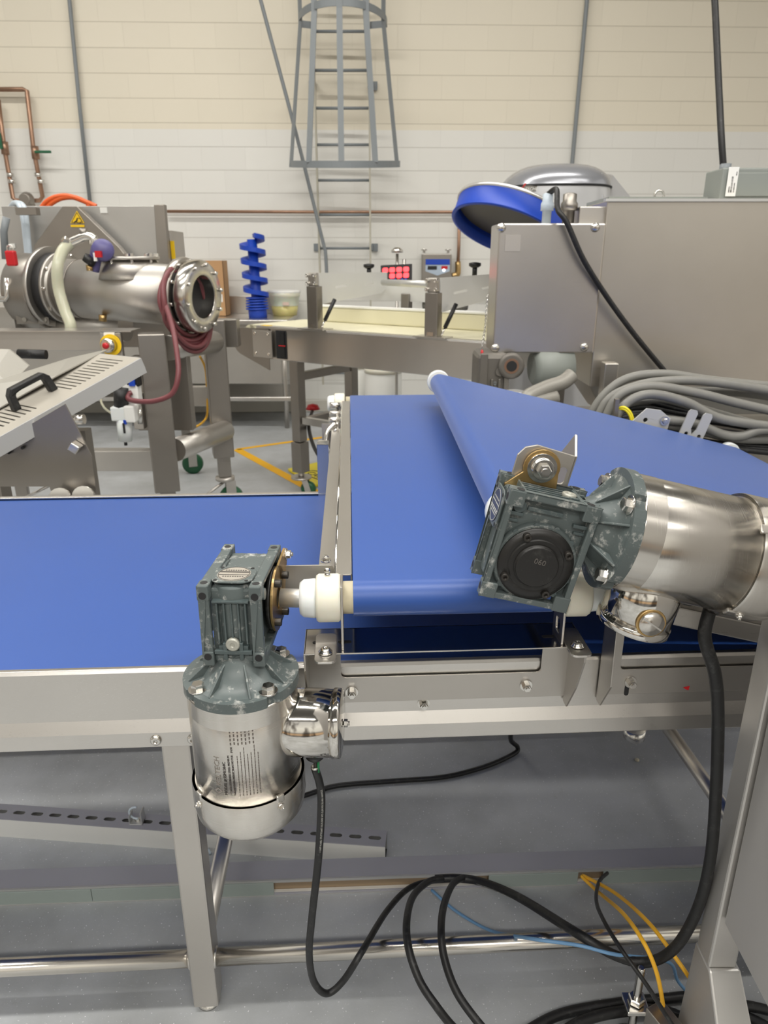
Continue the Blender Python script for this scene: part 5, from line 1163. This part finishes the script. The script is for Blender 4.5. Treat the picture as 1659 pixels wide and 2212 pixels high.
MB().tube([P(228, 828, Y=3.6), P(218, 860, Y=3.55), P(225, 880, Y=3.5), P(240, 892, Y=3.42)], .006, 8, 6).obj('clear_tube', clear, tr)
# burgundy hose coil
def ell(cx, cy, rx, ry, Y, a0, a1, n=12, sk=0, dY=0): return [P(cx + rx * math.cos(R(a0 + (a1 - a0) * k / n)) + sk * math.sin(R(a0 + (a1 - a0) * k / n)), cy + ry * math.sin(R(a0 + (a1 - a0) * k / n)), Y=Y + dY * math.cos(R(a0 + (a1 - a0) * k / n))) for k in range(n + 1)]
hp = []
for i, (cx, cy, rx, ry, sk) in enumerate(((400, 655, 44, 70, 14), (402, 662, 50, 80, 16), (404, 668, 48, 92, 18), (400, 660, 53, 76, 12), (402, 664, 46, 86, 20))):
    hp += ell(cx, cy, rx, ry, 3.80 - .012 * i, 180, 540, 14, sk, .17)[:-1]
hp += [P(356, 655, Y=3.60), P(372, 705, Y=3.52), P(382, 760, Y=3.42), P(385, 810, Y=3.36), P(372, 850, Y=3.34), P(335, 866, Y=3.34), P(300, 867, Y=3.36), P(278, 862, Y=3.38), P(277, 852, Y=3.40), P(285, 848, Y=3.41)]
cable('air_hose', hp, .0125, burg, 'burgundy air hose coiled over the pump end and hanging down', 'hose', sm=5, n=10)
for k, (dx_, dy_) in enumerate(((0, 0), (12, 3))):
    cable('orange_cable', [P(88 + dx_, 452, Y=4.6), P(100 + dx_, 436 + dy_, Y=4.6), P(122 + dx_, 425 + dy_, Y=4.6), P(150 + dx_, 424 + dy_, Y=4.6), P(185 + dx_ * .4, 436 + dy_, Y=4.6), P(208 - dx_ * 1.4, 446, Y=4.6)], .014, orange, ['orange cable arching over the pumping machine, outer one', 'orange cable arching over the pumping machine, inner one'][k], 'cable', 'orange cables')
    cable('pale_tube', [P(24, 448, Y=4.5), P(32, 439, Y=4.45), P(42 + dx_ * .6, 444, Y=4.38), P(50 + dx_ * .5, 470, Y=4.35), P(57 + dx_ * .4, 530, Y=4.35), P(61 + dx_ * .5, 570, Y=4.35)], .016, pale, ['pale blue air tube over the back panel, left one', 'pale blue air tube over the back panel, right one'][k], 'tube', 'pale air tubes')
cable('sensor_cable', [P(432, 770, Y=4.4), P(444, 800, Y=4.5), P(448, 870, Y=4.5), P(444, 905, Y=4.4), P(415, 925, Y=4.2), P(372, 925, Y=4.0)], .007, yellow, 'thin yellow cable behind the pump frame posts')

# ---------------- slotted guard machine at left ----------------
t = thing('slotted_guard_table', 'grey side plate machine with a slotted sloping guard at the left edge', 'machine', (-1.4, 2.4, 0))
c0, c1_, c2_, c3 = P(232, 757, Y=2.86), P(304, 775, Y=2.66), P(-60, 978, Y=2.16), P(-140, 905, Y=2.40)
ux = (c1_ - c2_); LL = ux.length; ux.normalize(); uy = (c0 - c1_); uy = (uy - ux * uy.dot(ux)); WW = uy.length; uy.normalize(); uz = ux.cross(uy)
if uz.z < 0: uz = -uz
FG = fr(c2_, ux, uy, uz)
hs = []
n_s = 28
for k in range(n_s):
    x = LL - .035 - k * .0205
    if x > .05: hs.append(slot(x, WW * .52, WW * .56, .0065, PI / 2))
hs = [h for h in hs if not (LL * .42 < h[0][0] < LL * .60)]
x = LL * .50
MB(FG).plate([[(0, 0), (LL, 0), (LL, WW), (0, WW)]] + hs, .003).obj('slotted_guard', mat('pale_guard_steel', (.48, .45, .395, 1), .42, .25, var=.05), t)
MB(FG).box(0, LL, -.003, 0, -.055, .003).box(LL, LL + .003, 0, WW, -.04, .003).obj('guard_flange', tabm, t, .001)
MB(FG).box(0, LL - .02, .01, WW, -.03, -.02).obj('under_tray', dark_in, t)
hx_ = P(105, 850, Y=2.4); lx = (FG.inverted() @ hx_).x
h0 = lx - .075; h1 = lx + .075
pr = [(h0 - .012, 0), (h0 - .004, .055), (h0 + .012, .075), (h1 - .012, .075), (h1 + .006, .055), (h1 + .012, 0), (h1 - .016, 0), (h1 - .018, .048), (h1 - .026, .056), (h0 + .028, .056), (h0 + .018, .048), (h0 + .014, 0)]
MB(FG @ fr((0, WW * .62, .003), X3, Z3, (0, -1, 0))).plate([pr], .034).obj('handle', blk, t, .004)
# clear guard sheet & cover
vs = [P(-40, 835, Y=2.6), P(100, 800, Y=2.9), P(150, 775, Y=3.0), P(232, 757, Y=2.87), P(120, 815, Y=2.62), P(-40, 905, Y=2.42)]
MB().add([v for v in vs] + [v + Vector((0, 0, .004)) for v in vs], [tuple(range(6)), tuple(range(6, 12))[::-1]] + [(i, (i + 1) % 6, 6 + (i + 1) % 6, 6 + i) for i in range(6)]).obj('mesh_cover', hoodm, t)
vs = [P(-60, 752, Y=2.9), P(20, 755, Y=2.9), P(62, 790, Y=2.9), P(20, 835, Y=2.7), P(-60, 870, Y=2.6)]
MB().add(vs + [v + Vector((0, .01, 0)) for v in vs], [tuple(range(5)), tuple(range(5, 10))[::-1]] + [(i, (i + 1) % 5, 5 + (i + 1) % 5, 5 + i) for i in range(5)]).obj('clear_hood', hoodm, t)
MB().cyl(P(40, 764, Y=3.1), P(100, 766, Y=3.1), .02, n=12).obj('spring', blk, t)
Yp = 2.32
o = [(-40, 985), (10, 950), (142, 872), (172, 930), (200, 985), (212, 1078), (118, 1078), (108, 1050), (-40, 1050)]
q = [P(x, y, Y=Yp) for x, y in o]
MB(fr((0, Yp, 0), X3, Z3, (0, -1, 0))).plate([[(p.x, p.z) for p in q], slot(P(134, 1062, Y=Yp).x, P(134, 1062, Y=Yp).z, .03, .012, PI / 2)], .006).obj('side_plate', steel_dark, t, .001)
p = P(168, 966, Y=Yp - .02); MB(Matrix.Translation(p) @ Matrix.Rotation(R(35), 4, 'Y')).box(-.02, .012, -.03, .01, -.014, .014).obj('square_stud', chrome, t, .003)
for px, py in ((6, 952), (19, 978), (48, 968)): MB().cyl(P(px, py, Y=Yp - .006), P(px, py, Y=Yp - .02), .012 if px < 10 else .005, n=12).obj('plate_bolt', chrome if px < 10 else dark_in, t)
for px, py in ((132, 1072), (182, 1068)): MB().lathe([(.035, -.02), (.035, .02)], axis_frame(P(px, py + 4, Y=Yp - .05), (.2, -1, .3)), 16).obj('clamp_foot', chrome, t)
MB().cyl(P(50, 1078, Y=2.6), P(108, 1048, Y=2.45), .006, n=8).obj('brace_rod', steel, t)
q = P(-10, 1000, Y=2.5); MB().box(q.x - .04, q.x + .03, 2.45, 2.52, .0, 1.0).obj('stand_leg', steel_dark, t)
q = P(150, 1000, Y=2.5); MB().box(q.x - .03, q.x + .03, 2.60, 2.66, .0, .9).obj('stand_leg', steel_dark, t)

# ---------------- hopper machine at the right ----------------
t = thing('hopper_machine', 'large brushed steel hopper and cover box at the right', 'machine', (1.3, 3.1, 0))
YB = 2.95
z1, z0 = P(0, 482, Y=YB).z, P(0, 763, Y=YB).z; xa, xb = P(1079, 482, Y=YB).x, P(1296, 620, Y=YB).x + .0
MB().box(xa, xb, YB, YB + .22, z0, z1).obj('cover_box', steel, t, .006)
for px, py in ((1083, 492), (1286, 491), (1070, 752), (1262, 750)):
    p = P(px, py, Y=YB - .001); MB().lathe([(.017, 0), (.017, .003), (.009, .006), (.0, .008)], axis_frame(p, (0, -1, 0)), 20).obj('cover_screw', chrome, t)
p = P(1105, 525, Y=YB - .001); MB().box(p.x - .025, p.x + .035, YB - .0025, YB - .0008, p.z - .03, p.z + .03).obj('clear_label', steel_bk, t)
# hopper: sheet with slight slope at the bottom
hx0, hx1 = P(1306, 500, Y=3.0).x, 2.4
zt_ = P(0, 433, Y=3.0).z
vs = [(hx0, 3.0, zt_), (hx1, 3.0, zt_), (hx1, 3.0, 1.0), (hx0 - .0, 3.0, 1.0), (hx0, 3.55, zt_), (hx1, 3.55, zt_), (hx1, 3.4, 1.0), (hx0, 3.4, 1.0), (hx0 + .1, 3.10, .86), (hx1, 3.10, .86), (hx1, 3.35, .86), (hx0 + .1, 3.35, .86)]
MB().add(vs, [(0, 3, 2, 1), (4, 5, 6, 7), (0, 4, 7, 3), (1, 2, 6, 5), (0, 1, 5, 4), (3, 8, 9, 2), (7, 6, 10, 11), (3, 7, 11, 8), (2, 9, 10, 6), (8, 11, 10, 9)]).obj('hopper', mat('hopper_steel', (.56, .53, .48, 1), .36, 1, brush='x', var=.12, vscale=3), t, .004)
MB().box(hx0 - .10, hx0 + .005, 3.02, 3.2, 1.15, zt_ - .02).obj('corner_panel', steel_bk, t, .004)
MB().box(hx0 - .01, hx1, 2.99, 3.02, zt_ - .004, zt_ + .006).obj('hopper_rim', alu, t)
MB().box(P(1246, 0, Y=3.0).x, P(1292, 0, Y=3.0).x, 3.0, 3.1, 0, 1.2).obj('frame_post', steel_dark, t, .004)
MB().box(P(1306, 800, Y=2.9).x, P(1336, 800, Y=2.9).x, 2.9, 2.96, .7, P(0, 785, Y=2.9).z).obj('short_post', steel_z, t, .004)
MB().box(P(1200, 0, Y=3.1).x, P(1250, 0, Y=3.1).x, 3.05, 3.12, P(0, 865, Y=3.08).z, P(0, 840, Y=3.08).z).obj('cross_bar', steel_dark, t)
MB().box(P(1060, 0, Y=2.9).x, 2.4, 3.2, 3.6, .0, .80).obj('base_cabinet', steel_dark, t, .006)
MB().box(P(1160, 0, Y=2.75).x, P(1218, 0, Y=2.75).x, 2.75, 2.9, .85, P(0, 872, Y=2.8).z).obj('grey_block', elec, t, .004)
# cast gearbox
gx0, gx1 = P(1066, 0, Y=2.9).x, P(1146, 0, Y=2.9).x; gz0, gz1 = P(0, 850, Y=2.9).z, P(0, 764, Y=2.9).z
cg = MB().box(gx0, gx1, 2.9, 3.1, gz0, gz1).obj('cast_gearbox', grey_c if 'grey_c' in globals() else mat('cast_iron_paint', sr(112, 108, 102), .45, .4, var=.1, bump=.1), t, .02)
p = P(1104, 790, Y=2.895); MB().lathes([(.052, 0), (.052, .012), (.040, .014), (.028, .014)], axis_frame(p, (0, -1, 0)), 28).obj('bearing_boss', MATS['cast_iron_paint'], cg); MB().lathe([(.030, .0), (.030, .015)], axis_frame(p, (0, -1, 0)), 24).obj('boss_ring', copper, cg); MB().lathe([(.021, .0), (.021, .0165)], axis_frame(p, (0, -1, 0)), 24).obj('shaft_hole', dark_in, cg)
p = P(1080, 803, Y=2.895); MB().lathe([(.018, 0), (.018, .006)], axis_frame(p, (0, -1, 0)), 20).obj('round_cover', MATS['cast_iron_paint'], cg)
MB().box(gx0 + .01, gx0 + .04, 2.89, 2.9, gz0, gz1).box(gx1 - .02, gx1, 2.885, 2.9, gz0, gz1).box(gx0 + .055, gx0 + .065, 2.885, 2.9, gz0, gz0 + .06).box(gx0 + .085, gx0 + .095, 2.885, 2.9, gz0, gz0 + .06).obj('casting_rib', MATS['cast_iron_paint'], cg, .003)
MB().text('143', .018, .001, M=fr(P(1072, 838, Y=2.888), Z3, -X3, (0, -1, 0))).obj('cast_number', grey_pt, cg)
b = MB(); q0 = P(1148, 795, Y=3.0); q1 = P(1228, 790, Y=3.02)
b.lathe([(.06, 0), (.088, .02), (.09, .09), (.086, .10), (.086, (q1 - q0).length)], axis_frame(q0, q1 - q0), 32).obj('grey_motor', elec, t)
MB().lathe([(.05, 0), (.06, .01), (.055, .03), (.03, .035)], axis_frame(P(1110, 862, Y=2.86), Z3), 20).obj('bright_cap', silver, t)
cable('braided_strap', [P(1235, 810, Y=2.84), P(1215, 826, Y=2.82), P(1180, 838, Y=2.8), P(1140, 858, Y=2.76), P(1150, 868, Y=2.76), P(1200, 858, Y=2.8)], .030, mat('braid', sr(150, 147, 140), .5, .3, bump=.8, bscale=160), 'flat grey braided sleeve looped under the grey motor', 'sleeve')
# glands on cover box
for px, py, r, m_ in ((1180, 478, .026, pale), (1227, 478, .034, steel_dark)):
    p = P(px, py, Y=YB + .10); p.z = z1; MB().lathes([(r * .7, 0), (r * .7, .05), (r, .05), (r, .075), (r * .8, .085), (r * .8, .11), (r * .4, .115)], Matrix.Translation(p), 12).obj('cable_gland', m_, t)
p = P(1180, 478, Y=YB + .10); p.z = z1 + .11
cable('box_cable', [p, p + Vector((.02, -.05, .012)), P(1205, 452, Y=2.93), P(1225, 482, Y=2.91), P(1260, 560, Y=2.91), P(1310, 640, Y=2.93), P(1370, 722, Y=2.94), P(1436, 802, Y=2.95)], .0105, blk, 'black cable arching over the cover box and running down the hopper')
# chain and red cord
cp = [P(1053, 640, Y=2.93), P(1049, 700, Y=2.93), P(1041, 756, Y=2.93)]
tch = thing('safety_chain', 'thin steel chain with a red plastic tail hanging at the left of the cover box', 'chain', cp[1])
b = MB()
for k in range(26):
    f = k / 26; p = cp[0].lerp(cp[1], f * 2) if f < .5 else cp[1].lerp(cp[2], f * 2 - 1)
    hor = Vector((1, 0, 0)) if k % 2 else Vector((0, 1, 0))
    b.tube([p + hor * .004 * math.cos(2 * PI * j / 8) + Vector((0, 0, .007 * math.sin(2 * PI * j / 8))) for j in range(8)], .0012, 5, 0, True)
b.obj('links', chrome, tch)
MB().tube([cp[2]] + [cp[2] + Vector((.002 * math.sin(k * 1.3), 0, -.013 * k)) for k in range(1, 12)], [.004 + .003 * (i % 2) for i in range(12)], 8, 0).obj('red_tail', red, tch)
# electrical box
YE = 3.08; x0 = P(1557, 400, Y=YE).x; zb_, zt2 = zt_ + .008, P(0, 362, Y=YE).z
te = thing('electrical_enclosure', 'grey electrical enclosure with a white barcode label on top of the hopper', 'electrical box', (x0 + .3, YE, zb_))
MB().box(x0, x0 + .9, YE, YE + .16, zb_, zt2).obj('housing', elec, te, .006)
MB().box(x0 + .03, x0 + .87, YE - .006, YE, zb_ + .012, zt2 - .018).obj('lid', elec, te, .004)
MB().box(x0 - .42, x0 - .02, YE + .06, YE + .40, zb_, zb_ + .016).obj('base_tray', elec, te)
l0 = P(1566, 424, Y=YE - .008); l1 = P(1587, 370, Y=YE - .008)
MB(fr(l0, X3, Z3, (0, -1, 0))).poly([(0, 0), (.040, 0), (.040, .105), (0, .105)], .001).obj('label', white_l, te)
b = MB(fr(l0 + Vector((0, -.0012, 0)), X3, Z3, (0, -1, 0)))
for xx, yy, hh_, st in ((.009, .014, .020, .0024), (.016, .014, .058, .0028), (.028, .014, .036, .0024), (.031, .075, .014, .0024)):
    k = 0
    while k * st < hh_: b.box(xx, xx + (.007 if xx == .016 else .004), yy + k * st, yy + k * st + random.uniform(.0008, .0018), 0, .0004); k += 1
b.obj('barcode_print', ink, te)
p = P(1566, 366, Y=3.13); MB().lathes([(.022, -.02), (.022, .02)], Matrix.Translation(p), 14).obj('cable_entry', grey_pt, te)
p = P(1425, 413, Y=3.3); q = Vector((p.x, p.y, zt_ + .006)); MB().tube([q + Vector((.02 * math.cos(2 * PI * j / 14), 0, .035 + .02 * math.sin(2 * PI * j / 14))) for j in range(14)], .005, 8, 0, True).cyl(q, q + Vector((0, 0, .016)), .007, n=10).obj('lifting_eye', chrome, t)

# ---------------- dome mixer ----------------
Yd = 4.7
def ring(cx, cy, hx_, hy_, z, e=2.6, n=48):
    out = []
    for k in range(n):
        a = 2 * PI * k / n; c, s__ = math.cos(a), math.sin(a)
        out.append(Vector((cx + hx_ * (abs(c) ** (2 / e)) * (1 if c > 0 else -1), cy + hy_ * (abs(s__) ** (2 / e)) * (1 if s__ > 0 else -1), z)))
    return out
def loft(rings, cap=True):
    n = len(rings[0]); vs = [v for r_ in rings for v in r_]; fs = []
    for j in range(len(rings) - 1):
        for k in range(n): fs.append((j * n + k, j * n + (k + 1) % n, (j + 1) * n + (k + 1) % n, (j + 1) * n + k))
    b = MB().add(vs, fs, True)
    if cap: b.add(rings[-1], [tuple(range(n))], True)
    return b
td = thing('dough_mixer', 'silver mixer with a rounded dome lid behind the cover box', 'mixer', (1.3, 5.0, 0))
xl_, xr_ = P(1104, 420, Y=Yd).x, P(1345, 420, Y=Yd).x; mx_ = (xl_ + xr_) / 2; hw = (xr_ - xl_) / 2
zr = P(0, 398, Y=Yd).z; ztp = P(0, 353, Y=Yd + .25).z
loft([ring(mx_, Yd + .40, hw, .40, z, 3.0) for z in (.2, 1.5, zr - .06)] + [ring(mx_, Yd + .40, hw * .985, .395, zr, 3.0)], False).obj('body', silver, td)
rs = []
for k in range(9):
    f = k / 8; a = f * PI / 2
    rs.append(ring(mx_ + .02 * f, Yd + .40, hw * (1.0 - .62 * (1 - math.cos(a))), .40 * (1.0 - .7 * (1 - math.cos(a))), zr + (ztp - zr) * math.sin(a), 2.8 - .5 * f))
loft(rs).obj('dome_lid', silver_d, td)
MB().tube([v + Vector((0, 0, 0)) for v in ring(mx_, Yd + .40, hw * 1.0, .402, zr, 3.0)], .006, 8, 0, True).obj('lid_seam', dark_in, td)
# sloping side cover at the right
vs = [P(1300, 372, Y=Yd + .1), P(1322, 376, Y=Yd + .3), P(1366, 430, Y=Yd + .3), P(1356, 436, Y=Yd + .02), P(1300, 445, Y=Yd + .02)]
vs2 = [v + Vector((0, .3, 0)) for v in vs]
MB().add(vs + vs2, [tuple(range(5)), tuple(range(5, 10))[::-1]] + [(i, (i + 1) % 5, 5 + (i + 1) % 5, 5 + i) for i in range(5)]).obj('side_cover', silver, td, .01)
bp_ = P(1124, 414, Y=Yd + .0)
F = fr(P(1126, 413, Y=Yd + .04), Vector((.98, -.12, .04)).normalized(), Vector((.16, .02, .99)).normalized(), Vector((-.12, -.99, 0)).normalized())
bd = MB(F).box(0, .135, -.006, .030, -.002, .004).obj('badge', mat('badge_grey', sr(116, 112, 106), .4), td)
MB(F).text('ESCHER', .026, .0008, M=Matrix.Translation((.022, .001, .0045))).obj('badge_lettering', white_l, bd)
for k in range(4): MB(F).poly([(-.03 + k * .010, -.03 + k * .017), (-.018 + k * .010, -.03 + k * .017), (-.008 + k * .010, -.008 + k * .017), (-.020 + k * .010, -.008 + k * .017)], .004).obj('badge_stripe', red, bd)
# tilted blue pan
cf, cs_ = Vector((0, math.cos(TH), -math.sin(TH))), Vector((0, math.sin(TH), math.cos(TH)))
pc = P(1097, 499, Y=4.05)
v_ = (pc - Vector((0, 0, CH))).normalized()
right = Vector((1, 0, 0)); upc = cs_
rt_ = v_.cross(Vector((0, 0, 1))).normalized(); up_ = rt_.cross(v_).normalized()
nrm = (v_ * -.36 + (rt_ * -.30 + up_ * -.955) * .933).normalized()
tp = thing('tilted_pan', 'tilted round pan with a blue side band and pale rim, left of the dome', 'pan', pc)
F = axis_frame(pc, nrm); Rr = .305
MB(F).lathe([(Rr, -.085), (Rr, .0), (Rr + .006, .004), (Rr + .006, .010), (Rr - .012, .012), (Rr - .014, -.04)], n=64, caps=False).obj('blue_band', bluep, tp)
MB(F).lathe([(0, -.105), (Rr * .8, -.105), (Rr + .006, -.098), (Rr + .008, -.085), (Rr - .01, -.080), (0, -.080)], n=64, caps=False).obj('top_plate', mat('pale_steel', (.75, .74, .72, 1), .3, .7), tp)
MB(F).lathes([(Rr - .015, -.06), (0, -.06)], n=48).obj('inner_face', mat('dark_pan_inside', sr(92, 88, 84), .4, .3), tp)
MB().cyl(pc - nrm * .10, Vector((mx_, Yd + .3, 1.7)), .04, n=16).obj('arm', silver, tp)

# ---------------- cable heap ----------------
tag(MB().box(P(1300, 900, Y=2.62).x, 2.4, 2.62, 2.88, .62, .84).obj('cable_shelf', steel_dark), 'dark steel shelf carrying the heap of cables', 'shelf')
random.seed(3)
hl = [('top', [(1262, 960), (1285, 880), (1345, 822), (1430, 808), (1540, 822), (1700, 838)], 2.62),
      ('a', [(1275, 955), (1310, 868), (1380, 832), (1470, 822), (1560, 828), (1700, 850)], 2.58),
      ('b', [(1292, 955), (1330, 862), (1400, 835), (1500, 848), (1590, 870), (1700, 895)], 2.54),
      ('c', [(1305, 955), (1345, 880), (1400, 852), (1480, 868), (1560, 905), (1700, 925)], 2.50),
      ('d', [(1320, 950), (1350, 880), (1410, 842), (1500, 845), (1600, 848), (1700, 862)], 2.66),
      ('e', [(1330, 885), (1420, 862), (1500, 880), (1570, 900), (1640, 918), (1700, 920)], 2.60),
      ('f', [(1420, 905), (1500, 915), (1560, 938), (1600, 942), (1640, 930), (1700, 928)], 2.50),
      ('g', [(1440, 918), (1520, 932), (1590, 948), (1700, 950)], 2.52)]
nm = ['outermost', 'second', 'third', 'fourth', 'rearmost', 'middle', 'low sagging', 'lowest']
for (k, pts, Y), n_ in zip(hl, nm):
    cable('grey_cable', [P(x, y, Y=Y) for x, y in pts], .0165, grey_cb, 'thick grey cable in the heap behind the sloping conveyor, the %s one' % n_, 'cable', 'thick grey cables in the heap')
for k in range(9):
    dy = k * 9; Y = 2.60 - .012 * k
    cable('black_cable', [P(1330 + k * 4, 886 + dy * .6, Y=Y), P(1390, 868 + dy + 4 * math.sin(k), Y=Y), P(1470, 885 + dy * 1.05, Y=Y), P(1560, 900 + dy * 1.0 + 5 * math.cos(k * 2), Y=Y), P(1700, 925 + dy * .8, Y=Y)], .0105, blk, 'thin black cable in the heap under the grey ones', 'cable', 'thin black cables in the heap')
for k in range(2):
    cable('earth_wire', [P(1332, 884 + k * 2, Y=2.50), P(1348, 880 + 4 * k, Y=2.48), P(1362 - 2 * k, 892 + 4 * k, Y=2.47), P(1370 - 5 * k, 918, Y=2.47), P(1372 - 7 * k, 945, Y=2.48)], .005, mat('yellow_green_wire', sr(226, 210, 40), .4) if k == 0 else MATS['yellow_green_wire'], ['yellow earth wire bent down beside the cable heap, right one', 'yellow earth wire bent down beside the cable heap, left one'][k], 'wire', 'yellow earth wires')
q = P(1330, 880, Y=2.49); tag(MB().box(q.x - .006, q.x + .008, 2.48, 2.50, q.z - .07, q.z + .03).obj('cable_hook', steel_dark), 'small dark hook bar holding the cable heap at its left', 'hook')
